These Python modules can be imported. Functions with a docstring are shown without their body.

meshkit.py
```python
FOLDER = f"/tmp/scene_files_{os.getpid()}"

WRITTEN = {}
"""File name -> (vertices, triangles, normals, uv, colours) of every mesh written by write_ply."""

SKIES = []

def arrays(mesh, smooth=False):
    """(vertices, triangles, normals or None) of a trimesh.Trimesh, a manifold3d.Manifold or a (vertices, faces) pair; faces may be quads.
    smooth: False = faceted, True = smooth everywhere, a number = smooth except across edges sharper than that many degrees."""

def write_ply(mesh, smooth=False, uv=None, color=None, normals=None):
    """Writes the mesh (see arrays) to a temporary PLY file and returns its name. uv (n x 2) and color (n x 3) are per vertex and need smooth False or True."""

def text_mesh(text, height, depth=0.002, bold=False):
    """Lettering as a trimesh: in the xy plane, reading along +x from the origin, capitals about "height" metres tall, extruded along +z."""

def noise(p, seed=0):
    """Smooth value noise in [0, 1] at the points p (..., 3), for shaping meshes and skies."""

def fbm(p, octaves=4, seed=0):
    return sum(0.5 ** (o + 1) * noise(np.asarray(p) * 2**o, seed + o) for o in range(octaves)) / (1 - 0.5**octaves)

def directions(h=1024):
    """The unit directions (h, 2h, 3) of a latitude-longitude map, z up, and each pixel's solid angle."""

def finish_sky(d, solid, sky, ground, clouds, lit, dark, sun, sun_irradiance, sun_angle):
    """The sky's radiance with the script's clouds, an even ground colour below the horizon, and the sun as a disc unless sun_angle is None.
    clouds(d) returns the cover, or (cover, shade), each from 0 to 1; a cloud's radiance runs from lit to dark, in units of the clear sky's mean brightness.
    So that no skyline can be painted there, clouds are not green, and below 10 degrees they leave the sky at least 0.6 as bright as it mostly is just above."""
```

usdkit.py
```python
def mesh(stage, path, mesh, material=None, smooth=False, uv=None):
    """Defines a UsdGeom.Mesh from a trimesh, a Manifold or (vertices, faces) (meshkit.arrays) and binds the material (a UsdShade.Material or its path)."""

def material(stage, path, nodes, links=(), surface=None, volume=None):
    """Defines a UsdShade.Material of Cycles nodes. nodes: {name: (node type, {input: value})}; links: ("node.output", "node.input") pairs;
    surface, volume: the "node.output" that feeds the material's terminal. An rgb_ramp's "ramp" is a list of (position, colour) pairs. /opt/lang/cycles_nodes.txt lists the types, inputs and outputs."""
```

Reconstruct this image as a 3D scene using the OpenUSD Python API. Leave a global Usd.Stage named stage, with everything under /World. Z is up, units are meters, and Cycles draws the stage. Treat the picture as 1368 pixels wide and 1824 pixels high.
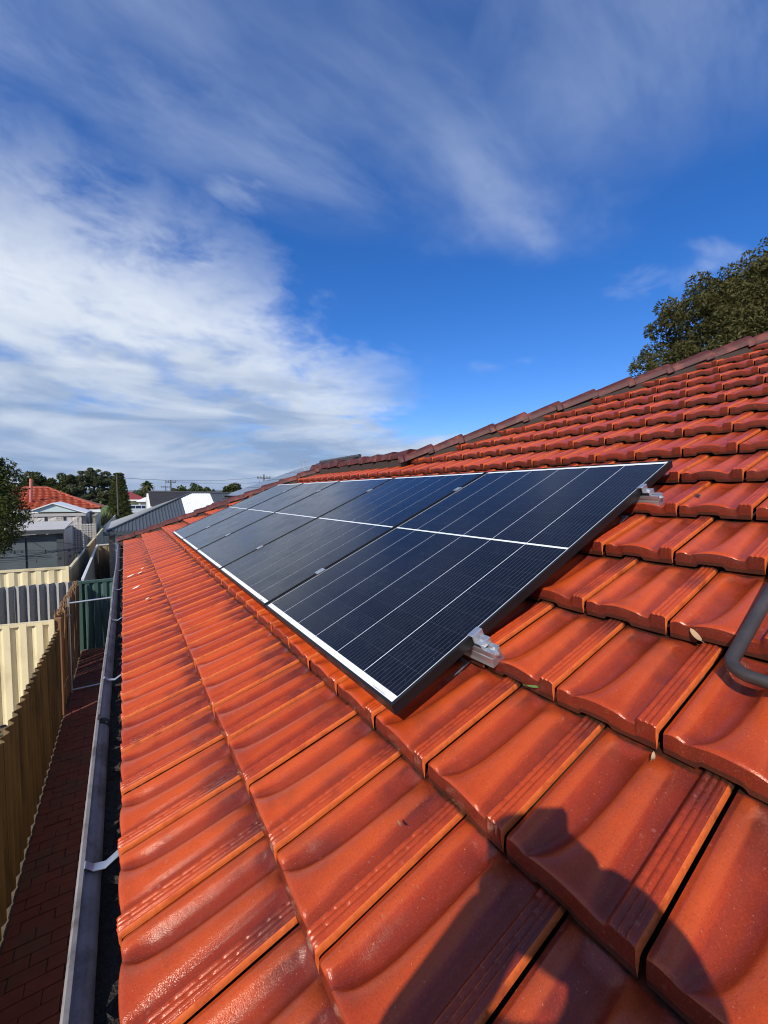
import math, random
import numpy as np
import trimesh, usdkit, meshkit
from pxr import Usd, UsdGeom, UsdLux, UsdShade, Gf, Sdf
import manifold3d as m3
from scipy.spatial import ConvexHull

stage = Usd.Stage.CreateInMemory()
UsdGeom.SetStageUpAxis(stage, 'Z'); UsdGeom.SetStageMetersPerUnit(stage, 1.0)
WORLD = UsdGeom.Xform.Define(stage, '/World')
UsdGeom.Scope.Define(stage, '/World/Looks')
rng = np.random.default_rng(7)
random.seed(7)

# ------------------------------------------------------------------ camera, sky, sun, exposure
EYE = np.array([0.0, 0.0, 3.6])                     # eye height above the ground beside the house
YAW, PITCH = math.radians(32.883), math.radians(2.58)
FPX = 715.46                                        # focal length for a picture 1368 wide
EXPOSURE = 0.13
SUN_AZ, SUN_EL = math.radians(235.4), math.radians(37.0)      # azimuth from +y towards +x
SUN_INTENSITY, SKY_STRENGTH = 1.22, 0.077
TO_SUN = np.array([math.cos(SUN_EL) * math.sin(SUN_AZ), math.cos(SUN_EL) * math.cos(SUN_AZ), math.sin(SUN_EL)])

fwd0 = np.array([math.sin(YAW), math.cos(YAW), 0.0]); right = np.array([math.cos(YAW), -math.sin(YAW), 0.0])
fwd = fwd0 * math.cos(PITCH) - np.array([0, 0, math.sin(PITCH)])
up = np.cross(right, fwd)
cam = UsdGeom.Camera.Define(stage, '/World/camera')
cm = np.eye(4); cm[0, :3] = right; cm[1, :3] = up; cm[2, :3] = -fwd; cm[3, :3] = EYE
cam.AddTransformOp().Set(Gf.Matrix4d(cm.tolist()))
cam.CreateHorizontalApertureAttr(36.0); cam.CreateVerticalApertureAttr(48.0)
cam.CreateFocalLengthAttr(36.0 * FPX / 1368); cam.CreateExposureAttr(EXPOSURE)
cam.CreateClippingRangeAttr((0.03, 100000.0))


class G:
    """A small graph of Cycles nodes."""
    def __init__(s): s.n, s.l, s.i = {}, [], 0
    def __call__(s, kind, out=None, **inp):
        s.i += 1; name = f'{kind}_{s.i}'; vals = {}
        for k, v in inp.items():
            if isinstance(v, str) and '.' in v and v.split('.')[0] in s.n: s.l.append((v, f'{name}.{k}'))
            else: vals[k] = v
        s.n[name] = (kind, vals)
        return f'{name}.{out}' if out else name
    def math(s, op, a, b=0.0, c=0.0, clamp=False): return s('math', 'value', math_type=op, value1=a, value2=b, value3=c, use_clamp=clamp)
    def noise(s, vec, scale, detail=3.0, rough=0.5, dist=0.0, out='fac'): return s('noise_texture', out, vector=vec, scale=scale, detail=detail, roughness=rough, distortion=dist)
    def step(s, x, a, b, lo=0.0, hi=1.0): return s('map_range', 'result', range_type='smoothstep', value=x, from_min=a, from_max=b, to_min=lo, to_max=hi, clamp=True)
    def mix(s, f, a, b): return s('mix_color', 'result', fac=f, a=a, b=b)
    def mapv(s, vec, scale=(1, 1, 1), loc=(0, 0, 0), rot=(0, 0, 0)): return s('mapping', 'vector', vector=vec, scale=scale, location=loc, rotation=rot, mapping_type='point')
    def done(s, name, surface=None, volume=None): return usdkit.material(stage, '/World/Looks/' + name, s.n, s.l, surface=surface, volume=volume)


def sky_material():
    g = G()
    d = g('texture_coordinate', 'generated')
    xyz = g('separate_xyz', None, vector=d)
    X, Y, Z = xyz + '.x', xyz + '.y', xyz + '.z'
    az = g.math('multiply', g.math('arctan2', X, Y), 57.2958)
    el = g.math('multiply', g.math('arcsine', Z), 57.2958)
    sky = g('sky_texture', 'color', sky_type='single_scattering', sun_disc=False, sun_elevation=SUN_EL, sun_rotation=SUN_AZ, altitude=20.0, air_density=1.0, aerosol_density=0.6, ozone_density=3.0)
    sky = g('hsv', 'color', hue=0.5, saturation=1.34, value=1.42, fac=1.0, color=sky)
    sky = g('mix_color', 'result', blend_type='multiply', fac=1.0, a=sky, b=(0.92, 1.0, 1.36), use_clamp=False)
    # cloud layers drawn on a flat ceiling high above: x/(z+c), y/(z+c)
    zc = g.math('add', g.math('maximum', Z, 0.0), 0.16)
    P = g('combine_xyz', 'vector', x=g.math('divide', X, zc), y=g.math('divide', Y, zc), z=0.0)
    warp = g.noise(P, 0.8, 2.0, 0.5, out='color')
    Pw = g('mix_vector', 'result', fac=0.10, a=P, b=warp)
    puffs = g.noise(Pw, 2.1, 7.0, 0.55, 0.2)
    fine = g.noise(Pw, 7.5, 7.0, 0.60, 0.3)
    soft = g.noise(g.mapv(Pw, scale=(0.7, 1.3, 1), rot=(0, 0, math.radians(-25))), 1.15, 6.0, 0.55, 0.4)
    pz = g.math('subtract', puffs, 0.5); fz_ = g.math('subtract', fine, 0.5)
    # the big bank lies to the north, highest on the left, its edge coming down towards the east
    a5 = g.math('maximum', g.math('add', az, 5.0), 0.0)
    edge = g.math('add', el, g.math('multiply', g.math('multiply', a5, a5), 0.0100))
    edge = g.math('add', edge, g.math('add', g.math('multiply', pz, 30.0), g.math('multiply', fz_, 12.0)))
    bank = g.step(edge, 36.0, 20.0)
    bank = g.math('multiply', bank, g.step(g.math('add', az, g.math('add', g.math('multiply', pz, 26.0), g.math('multiply', fz_, 10.0))), 41.0, 29.0))
    bank = g.math('multiply', bank, g.step(az, -130.0, -60.0))
    body = g.step(g.math('add', puffs, g.math('multiply', fz_, 0.30)), 0.20, 0.54, 0.22, 0.97)
    bank = g.math('multiply', bank, body)
    # low layered cloud towards the horizon all round
    Ph = g('combine_xyz', 'vector', x=g.math('multiply', az, 0.040), y=g.math('multiply', el, 0.20), z=0.0)
    lowtex = g.noise(Ph, 1.3, 6.0, 0.55, 0.5)
    lowtop = g.math('add', g.step(az, 60.0, 5.0, 7.0, 11.0), g.math('multiply', g.math('subtract', lowtex, 0.5), 13.0))
    low = g('map_range', 'result', range_type='smoothstep', value=g.math('subtract', lowtop, el), from_min=-1.2, from_max=3.0, to_min=0.0, to_max=1.0, clamp=True)
    low = g.math('multiply', low, g.step(lowtex, 0.28, 0.52, 0.45, 0.96))
    # thin high veil overhead
    veil = g.math('multiply', g.step(soft, 0.40, 0.70, 0.05, 0.46), g.step(g.math('add', el, g.math('add', g.math('multiply', pz, 20.0), g.math('multiply', g.math('subtract', soft, 0.5), 20.0))), 27.0, 41.0))
    broad = g.noise(g.mapv(Pw, scale=(0.5, 0.9, 1), loc=(1.3, 4.1, 0), rot=(0, 0, math.radians(40))), 2.3, 7.0, 0.6, 0.6)
    veil = g.math('maximum', veil, g.math('multiply', g.step(broad, 0.36, 0.74, 0.02, 0.48), g.step(el, 30.0, 41.0)))
    # a few torn wisps
    wisp = g.math('multiply', g.step(g.noise(g.mapv(Pw, scale=(1.0, 1.5, 1), loc=(3.3, 1.7, 0)), 2.0, 6.0, 0.55, 0.4), 0.58, 0.80), g.step(el, 14.0, 20.0, 0.0, 0.40))
    cover = g.math('maximum', g.math('maximum', bank, low), g.math('maximum', veil, wisp), clamp=True)
    grey = g.math('multiply', g.step(g.math('add', el, g.math('multiply', pz, 16.0)), 25.0, 8.0), g.step(lowtex, 0.68, 0.36, 0.35, 1.0))
    grey = g.math('maximum', grey, g.math('multiply', g.step(puffs, 0.62, 0.30), 0.40))
    vb = g.step(el, 27.0, 40.0, 0.0, 0.55)
    lit, dark, thin = (10.2, 10.9, 11.8), (3.0, 4.4, 7.0), (5.6, 7.4, 11.2)
    cl = g('mix_color', 'result', fac=vb, a=lit, b=thin, use_clamp=False)
    cl = g('mix_color', 'result', fac=grey, a=cl, b=dark, use_clamp=False)
    tot = g('mix_color', 'result', fac=cover, a=sky, b=cl, use_clamp=False)
    bg = g('background_shader', 'background', color=tot, strength=SKY_STRENGTH)
    return g.done('sky', surface=bg)


dome = UsdLux.DomeLight.Define(stage, '/World/sky')
dome.CreateIntensityAttr(1.0)
UsdShade.MaterialBindingAPI.Apply(dome.GetPrim()).Bind(sky_material())
dome.GetPrim().SetCustomDataByKey('kind', 'structure')
sun = UsdLux.DistantLight.Define(stage, '/World/sun')
sun.CreateIntensityAttr(SUN_INTENSITY); sun.CreateAngleAttr(0.53); sun.CreateNormalizeAttr(True); sun.CreateColorAttr(Gf.Vec3f(1.0, 0.93, 0.82))
sx = np.cross([0, 0, 1.0], TO_SUN); sx /= np.linalg.norm(sx); sy = np.cross(TO_SUN, sx)
lm = np.eye(4); lm[0, :3] = sx; lm[1, :3] = sy; lm[2, :3] = TO_SUN
sun.AddTransformOp().Set(Gf.Matrix4d(lm.tolist()))

# ------------------------------------------------------------------ helpers
counts = {}
ORIGIN = {}


def numbered(parent, name):
    k = (str(parent), name); n = counts.get(k, -1) + 1; counts[k] = n
    return f'{parent}/{name}' if n == 0 else f'{parent}/{name}_{n:03d}'


def tag(prim, label=None, cat=None, group=None, kind=None):
    p = prim.GetPrim() if hasattr(prim, 'GetPrim') else prim
    for k, v in (('label', label), ('category', cat), ('group', group), ('kind', kind)):
        if v: p.SetCustomDataByKey(k, v)
    return prim


def thing(name, label=None, cat=None, loc=(0, 0, 0), rotz=0.0, group=None, kind=None, matrix=None):
    path = numbered('/World', name)
    x = UsdGeom.Xform.Define(stage, path)
    if matrix is not None: x.AddTransformOp().Set(Gf.Matrix4d(np.asarray(matrix).tolist()))
    else:
        x.AddTranslateOp().Set(Gf.Vec3d(*map(float, loc)))
        if rotz: x.AddRotateZOp().Set(float(rotz))
    ORIGIN[path] = np.array(loc, float)
    return tag(x, label, cat, group, kind)


def copy_of(src, loc, rotz=0.0, label=None, cat=None, group=None, matrix=None):
    name = str(src.GetPath()).split('/')[-1]
    if name[-4:-3] == '_' and name[-3:].isdigit(): name = name[:-4]
    x = thing(name, label, cat, loc, rotz, group, matrix=matrix)
    x.GetPrim().GetReferences().AddInternalReference(src.GetPath())
    x.GetPrim().SetInstanceable(True)
    return x


def merged(meshes):
    vs, fs, n = [], [], 0
    for m in meshes:
        v, f = (np.asarray(m[0], float), np.asarray(m[1])) if isinstance(m, tuple) else (np.asarray(m.vertices), np.asarray(m.faces))
        if f.shape[1] == 4: f = np.vstack([f[:, [0, 1, 2]], f[:, [0, 2, 3]]])
        vs.append(v); fs.append(f + n); n += len(v)
    return np.vstack(vs), np.vstack(fs)


def obj(name, mesh, mat, parent=None, smooth=False, label=None, cat=None, group=None, kind=None, uv=None, world=True):
    """One Mesh prim. Given in world coordinates, kept relative to the thing's own base."""
    pp = str(parent.GetPath()) if parent is not None else '/World'
    if isinstance(mesh, list): mesh = merged(mesh)
    v, f, n = meshkit.arrays(mesh, False)
    root = '/'.join(pp.split('/')[:3])
    if parent is not None and world: v = v - ORIGIN.get(root, np.zeros(3))
    m = usdkit.mesh(stage, numbered(pp, name), (v, f), mat, smooth=smooth, uv=uv)
    return tag(m, label, cat, group, kind)


def box(x0, x1, y0, y1, z0, z1):
    return trimesh.creation.box(bounds=[[min(x0, x1), min(y0, y1), min(z0, z1)], [max(x0, x1), max(y0, y1), max(z0, z1)]])


def rbox(x0, x1, y0, y1, z0, z1, r=0.005):
    v = np.array([[x, y, z] for x in (x0, x1) for y in (y0, y1) for z in (z0, z1)], float)
    c = v.mean(0); out = []
    for k in range(3):
        w = v - np.sign(v - c) * r; w[:, k] = v[:, k]; out.append(w)
    return hull(np.vstack(out))


def hull(pts):
    pts = np.asarray(pts, float); h = ConvexHull(pts)
    f = h.simplices.copy(); c = pts[h.vertices].mean(0)
    n = np.cross(pts[f[:, 1]] - pts[f[:, 0]], pts[f[:, 2]] - pts[f[:, 0]])
    flip = ((pts[f].mean(1) - c) * n).sum(1) < 0; f[flip] = f[flip][:, ::-1]
    used = np.unique(f); re = np.zeros(len(pts), int); re[used] = np.arange(len(used))
    return pts[used], re[f]


def tube(points, r, sides=8, caps=True):
    p = np.asarray(points, float); k = len(p); r = np.broadcast_to(r, (k,))
    t = np.gradient(p, axis=0); t /= np.linalg.norm(t, axis=1, keepdims=True)
    a = np.cross(t, np.where(np.abs(t[:, 2:]) < 0.95, [0, 0, 1.0], [1.0, 0, 0])); a /= np.linalg.norm(a, axis=1, keepdims=True)
    b = np.cross(t, a); ang = np.arange(sides) * 2 * np.pi / sides
    v = (p[:, None] + r[:, None, None] * (np.cos(ang)[None, :, None] * a[:, None] + np.sin(ang)[None, :, None] * b[:, None])).reshape(-1, 3)
    i, j = np.meshgrid(np.arange(k - 1), np.arange(sides), indexing='ij')
    q = np.stack([i * sides + j, i * sides + (j + 1) % sides, (i + 1) * sides + (j + 1) % sides, (i + 1) * sides + j], -1).reshape(-1, 4)
    f = [q[:, [0, 1, 2]], q[:, [0, 2, 3]]]
    if caps:
        v = np.vstack([v, p[0], p[-1]]); n = len(v); jj = np.arange(sides)
        f.append(np.stack([np.full(sides, n - 2), (jj + 1) % sides, jj], 1))
        f.append(np.stack([np.full(sides, n - 1), (k - 1) * sides + jj, (k - 1) * sides + (jj + 1) % sides], 1))
    return v, np.vstack(f)


def grid(P):
    """Faces over an (n, m, 3) array of points."""
    n, m = P.shape[:2]
    i, j = np.meshgrid(np.arange(n - 1), np.arange(m - 1), indexing='ij')
    a = i * m + j
    q = np.stack([a, a + m, a + m + 1, a + 1], -1).reshape(-1, 4)
    return P.reshape(-1, 3), np.vstack([q[:, [0, 1, 2]], q[:, [0, 2, 3]]])


def sweep(profile, a, b, closed=False):
    """A profile [(offset vector)...] swept straight from a to b, as a sheet."""
    pr = np.asarray(profile, float)
    if closed: pr = np.vstack([pr, pr[:1]])
    return grid(np.stack([pr + np.asarray(a, float), pr + np.asarray(b, float)], 1))


def prism(poly, axis, lo, hi):
    """A closed prism: polygon in the other two axes (convex or not), extruded along axis."""
    import shapely.geometry as sg
    m = trimesh.creation.extrude_polygon(sg.Polygon(poly), hi - lo, engine='earcut')
    v = np.asarray(m.vertices); v = v.copy(); v[:, 2] += lo
    if axis == 'x': v = v[:, [2, 0, 1]]
    elif axis == 'y': v = np.stack([v[:, 0], v[:, 2], v[:, 1]], 1)
    f = np.asarray(m.faces)
    return (v, f[:, ::-1]) if axis == 'y' else (v, f)


def pixdir(u, v):
    return right * (u - 684) / FPX - up * (v - 912) / FPX + fwd


def at(u, v, y=None, z=None, x=None, d=None):
    """Where the line of sight through a point of the photograph meets a plane of the place."""
    r = pixdir(u, v)
    t = (y / r[1] if y is not None else (z - EYE[2]) / r[2] if z is not None else x / r[0] if x is not None else d / math.hypot(r[0], r[1]))
    return EYE + t * r


def topix(P):
    P = np.asarray(P, float) - EYE
    c = np.stack([P @ right, -(P @ up), P @ fwd], -1)
    z = np.where(c[..., 2] > 0.02, c[..., 2], np.nan)
    return np.stack([684 + FPX * c[..., 0] / z, 912 + FPX * c[..., 1] / z], -1)


# ------------------------------------------------------------------ materials
def plain(name, color, rough=0.6, metal=0.0, var=0.12, scale=6.0, bump=0.0, bscale=60.0, spec=0.5, coat=0.0, stretch=(1, 1, 1), dirt=None, dirt_scale=1.5, dirt_amt=0.5):
    g = G(); p = g('geometry', 'position'); q = g.mapv(p, scale=stretch)
    n = g.noise(q, scale, 5.0, 0.6)
    col = g.mix(n, tuple(max(c * (1 - var * 1.6), 0) for c in color), tuple(min(c * (1 + var * 1.6), 1) for c in color))
    if dirt is not None:
        dm = g.math('multiply', g.step(g.noise(q, dirt_scale, 6.0, 0.65), 0.45, 0.7), dirt_amt)
        col = g.mix(dm, col, dirt)
    kw = {}
    if bump:
        kw['normal'] = g('bump', 'normal', height=g.noise(q, bscale, 4.0, 0.6), strength=1.0, distance=bump)
    r = g.math('add', rough - 0.06, g.math('multiply', n, 0.12))
    b = g('principled_bsdf', 'BSDF', base_color=col, roughness=r, metallic=metal, specular_ior_level=spec, coat_weight=coat, **kw)
    return g.done(name, surface=b)


def tile_material(name, tint=(1, 1, 1), far=False):
    g = G(); p = g('geometry', 'position')
    uv = g('separate_xyz', None, vector=g('texture_coordinate', 'UV')); u, v = uv + '.x', uv + '.y'
    rnd = g('object_info', 'random')
    big = g.noise(p, 7.0, 3.0, 0.55); mid = g.noise(p, 22.0, 4.0, 0.6); grain = g.noise(p, 340.0, 3.0, 0.65)
    base = g('rgb_ramp', 'color', fac=g.math('add', g.math('multiply', mid, 0.50), g.math('multiply', rnd, 0.52)),
             ramp=[(0.0, (0.145, 0.013, 0.005)), (0.35, (0.29, 0.031, 0.007)), (0.68, (0.43, 0.056, 0.010)), (1.0, (0.35, 0.043, 0.008))])
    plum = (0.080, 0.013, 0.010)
    # the glazing is darker towards the top of the exposed part, in patches
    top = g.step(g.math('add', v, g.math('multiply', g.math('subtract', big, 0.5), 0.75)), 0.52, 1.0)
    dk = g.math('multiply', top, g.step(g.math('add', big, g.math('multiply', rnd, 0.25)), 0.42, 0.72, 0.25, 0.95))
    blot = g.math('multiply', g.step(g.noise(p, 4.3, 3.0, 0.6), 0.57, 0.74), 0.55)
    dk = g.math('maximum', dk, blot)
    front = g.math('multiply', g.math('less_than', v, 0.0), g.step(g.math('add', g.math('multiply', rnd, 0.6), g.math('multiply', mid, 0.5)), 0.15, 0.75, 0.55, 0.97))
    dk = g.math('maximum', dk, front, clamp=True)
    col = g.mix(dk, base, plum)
    glz = g('attribute', 'fac', attribute='glaze')  # hollows painted darker, crests lighter: glazing tone plus relief shading
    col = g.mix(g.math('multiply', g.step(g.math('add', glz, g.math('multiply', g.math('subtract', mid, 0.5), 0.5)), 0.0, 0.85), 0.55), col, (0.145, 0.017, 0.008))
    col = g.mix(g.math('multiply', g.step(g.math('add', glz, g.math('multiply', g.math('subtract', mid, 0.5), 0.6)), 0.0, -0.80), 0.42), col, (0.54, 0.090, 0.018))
    col = g.mix(g.math('multiply', g.step(grain, 0.52, 0.66), 0.22), col, (0.48, 0.078, 0.018))
    col = g.mix(g.math('multiply', g.step(grain, 0.46, 0.34), 0.38), col, (0.14, 0.018, 0.008))
    speck = g.step(g.noise(p, 260.0, 1.0, 0.5), 0.735, 0.77)
    col = g.mix(g.math('multiply', speck, 0.35), col, (0.55, 0.33, 0.22))
    scuff = g.math('multiply', g.step(g.noise(p, 38.0, 5.0, 0.7), 0.66, 0.78), 0.28)
    col = g.mix(g.math('multiply', scuff, 0.6), col, (0.40, 0.20, 0.14))
    grime = g.step(g.noise(p, 8.5, 6.0, 0.72), 0.52, 0.74)
    col = g.mix(g.math('multiply', grime, 0.38), col, (0.105, 0.024, 0.014))
    spots = g('voronoi_texture', 'distance', vector=p, scale=34.0)
    dry = g.math('multiply', g.step(spots, 0.16, 0.11), g.step(g.noise(p, 5.0, 3.0, 0.6), 0.5, 0.62))
    col = g.mix(g.math('multiply', dry, 0.16), col, (0.45, 0.24, 0.18))
    raw = g.math('greater_than', u, 1.0)
    rawc = g.mix(g.noise(p, 60.0, 4.0, 0.7), (0.40, 0.062, 0.012), (0.70, 0.155, 0.030))
    rawm = g.math('multiply', raw, g.step(g.noise(p, 13.0, 5.0, 0.65), 0.30, 0.50, 0.25, 1.0))
    col = g.mix(rawm, col, rawc)
    lap_dirt = g.math('multiply', g.step(g.math('add', v, g.math('multiply', g.math('subtract', mid, 0.5), 0.05)), 0.975, 1.0), g.step(g.noise(p, 30.0, 3.0, 0.6), 0.25, 0.6, 0.5, 0.95))  # gap shadow under the next butt, painted as a black-brown band
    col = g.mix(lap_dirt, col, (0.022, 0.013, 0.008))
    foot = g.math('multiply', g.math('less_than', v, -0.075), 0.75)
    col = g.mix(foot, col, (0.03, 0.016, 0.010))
    h = g.math('add', g.math('multiply', g.noise(p, 380.0, 3.0, 0.7), 1.0), g.math('multiply', g.noise(p, 90.0, 3.0, 0.5), 0.9))
    nrm = g('bump', 'normal', height=h, strength=0.52, distance=0.0010)
    rough = g.math('add', g.step(g.noise(p, 12.0, 4.0, 0.6), 0.3, 0.75, 0.13, 0.25), g.math('add', g.math('multiply', raw, 0.4), g.math('multiply', grime, 0.20)), clamp=True)
    b = g('principled_bsdf', 'BSDF', base_color=col, roughness=rough, normal=nrm, specular_ior_level=0.58, specular_tint=(1.0, 0.78, 0.68))
    return g.done(name, surface=b)


M = {}
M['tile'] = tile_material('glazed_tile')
M['cap'] = plain('plum_cap', (0.060, 0.014, 0.013), 0.58, spec=0.3, var=0.3, scale=9, bump=0.0012, bscale=220, dirt=(0.22, 0.06, 0.04), dirt_scale=6, dirt_amt=0.6)
M['mortar'] = plain('brown_mortar', (0.030, 0.017, 0.012), 0.85, var=0.3, scale=20, bump=0.006, bscale=45)
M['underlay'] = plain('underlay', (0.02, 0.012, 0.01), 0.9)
M['frame'] = plain('black_anodised', (0.009, 0.009, 0.010), 0.42, metal=0.0, var=0.1, spec=0.35)
M['alu'] = plain('mill_aluminium', (0.60, 0.61, 0.62), 0.36, metal=0.85, var=0.05, scale=30, bump=0.0004, bscale=200)
M['galv'] = plain('galvanised_steel', (0.55, 0.57, 0.58), 0.42, metal=0.85, var=0.1, scale=14)
M['steel'] = plain('dark_steel_bar', (0.052, 0.044, 0.042), 0.45, metal=0.35, var=0.25, scale=12, bump=0.0006, bscale=260, dirt=(0.10, 0.085, 0.08), dirt_scale=8)
M['gutter'] = plain('weathered_gutter', (0.225, 0.205, 0.190), 0.45, metal=0.0, var=0.22, scale=10, spec=0.45, dirt=(0.085, 0.072, 0.062), dirt_scale=9, dirt_amt=0.95)
M['gutter_out'] = plain('gutter_lip_paint', (0.20, 0.23, 0.28), 0.35, var=0.12, scale=8)
M['debris'] = plain('wet_leaf_debris', (0.030, 0.024, 0.018), 0.75, var=0.6, scale=40, bump=0.02, bscale=70)
M['backsheet'] = plain('white_backsheet', (0.74, 0.76, 0.78), 0.28, var=0.02, spec=0.6)
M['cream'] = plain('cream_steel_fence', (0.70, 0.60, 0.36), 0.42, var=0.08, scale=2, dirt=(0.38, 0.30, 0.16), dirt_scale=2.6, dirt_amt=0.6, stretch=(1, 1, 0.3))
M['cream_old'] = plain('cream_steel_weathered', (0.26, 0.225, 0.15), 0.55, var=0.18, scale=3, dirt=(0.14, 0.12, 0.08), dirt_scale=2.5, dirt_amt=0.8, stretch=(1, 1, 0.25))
M['asbestos'] = plain('grey_cement_sheet', (0.30, 0.29, 0.26), 0.9, var=0.25, scale=30, bump=0.004, bscale=90)
M['stained'] = plain('stained_cement_sheet', (0.150, 0.095, 0.036), 0.9, var=0.45, scale=5.0, bump=0.004, bscale=80, dirt=(0.040, 0.030, 0.014), dirt_scale=2.4, dirt_amt=0.9, stretch=(1, 1, 0.22))
M['brush'] = plain('brown_brushwood', (0.22, 0.12, 0.055), 0.9, var=0.5, scale=9, stretch=(1, 1, 0.1))
M['timber'] = plain('timber_post', (0.20, 0.095, 0.04), 0.8, var=0.3, scale=10, stretch=(1, 1, 0.1))
M['greenmetal'] = plain('green_steel_fence', (0.052, 0.100, 0.085), 0.45, var=0.15, scale=3, stretch=(1, 1, 0.3))
M['white'] = plain('white_paint', (0.78, 0.78, 0.76), 0.45, var=0.04, scale=2)
M['greywhite'] = plain('grey_white_rail', (0.62, 0.64, 0.64), 0.45, var=0.06, scale=2)
M['darkmetal'] = plain('charcoal_steel', (0.060, 0.070, 0.078), 0.45, var=0.12, scale=2)
M['midgrey'] = plain('grey_steel_roof', (0.22, 0.235, 0.235), 0.45, var=0.10, scale=2)
M['whitemetal'] = plain('white_steel_roof', (0.76, 0.78, 0.80), 0.40, var=0.04, scale=2)
M['blind'] = plain('pale_canvas_blind', (0.46, 0.42, 0.37), 0.8, var=0.1, scale=3)
M['shade_panel'] = plain('blue_grey_panel', (0.10, 0.125, 0.135), 0.30, var=0.25, scale=0.8, spec=0.6)
M['gable_pale'] = plain('pale_green_sheet', (0.52, 0.62, 0.60), 0.5, var=0.06, scale=2)
M['brick'] = plain('cream_brick', (0.34, 0.25, 0.15), 0.9, var=0.2, scale=12, bump=0.004, bscale=60)
M['paver'] = plain('red_brick_paver', (0.13, 0.030, 0.018), 0.85, var=0.35, scale=6, bump=0.003, bscale=120, dirt=(0.07, 0.05, 0.03), dirt_scale=2.0, dirt_amt=0.7)
M['soil'] = plain('soil', (0.10, 0.07, 0.045), 0.95, var=0.3, scale=5, bump=0.01, bscale=30)
M['lawn'] = plain('lawn', (0.075, 0.125, 0.022), 0.95, var=0.35, scale=1.5, bump=0.02, bscale=25)
M['asphalt'] = plain('asphalt', (0.055, 0.055, 0.056), 0.9, var=0.2, scale=4)
M['concrete'] = plain('concrete', (0.34, 0.33, 0.31), 0.9, var=0.12, scale=3)
M['farred'] = plain('red_roof_tile', (0.32, 0.062, 0.025), 0.55, var=0.4, scale=3.5)
M['fardark'] = plain('dark_roof_tile', (0.048, 0.046, 0.048), 0.6, var=0.4, scale=4)
M['maroon'] = plain('maroon_roof', (0.22, 0.035, 0.030), 0.6, var=0.2, scale=2)
M['creamwall'] = plain('cream_wall', (0.68, 0.58, 0.38), 0.8, var=0.06)
M['pinkpipe'] = plain('pink_vent_pipe', (0.48, 0.145, 0.115), 0.5, var=0.1)
M['pole'] = plain('grey_timber_pole', (0.085, 0.07, 0.058), 0.9, var=0.25, scale=8, stretch=(1, 1, 0.1))
M['wire'] = plain('dark_wire', (0.04, 0.04, 0.045), 0.6)
M['bark'] = plain('bark', (0.085, 0.062, 0.045), 0.95, var=0.3, scale=10, bump=0.01, bscale=30)
M['hill'] = plain('far_wooded_hill', (0.060, 0.085, 0.085), 0.95, var=0.2, scale=0.002)
M['carpaint'] = plain('silver_car_paint', (0.62, 0.64, 0.66), 0.25, metal=0.2, var=0.02, coat=0.6)
M['carglass'] = plain('dark_car_glass', (0.015, 0.018, 0.02), 0.08, var=0.02)
M['rubber'] = plain('rubber', (0.02, 0.02, 0.02), 0.8)
M['denim'] = plain('navy_work_cloth', (0.035, 0.045, 0.075), 0.9, var=0.15, scale=20)
M['skin'] = plain('skin', (0.50, 0.30, 0.21), 0.5, var=0.06, scale=20)
M['hair'] = plain('dark_hair', (0.03, 0.022, 0.016), 0.6)
M['phone'] = plain('black_phone', (0.01, 0.01, 0.011), 0.2)
M['dryleaf'] = plain('dry_leaf', (0.34, 0.22, 0.12), 0.6, var=0.15, scale=60)
M['greenleaf'] = plain('green_leaf', (0.10, 0.17, 0.04), 0.5, var=0.15, scale=60)
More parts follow.
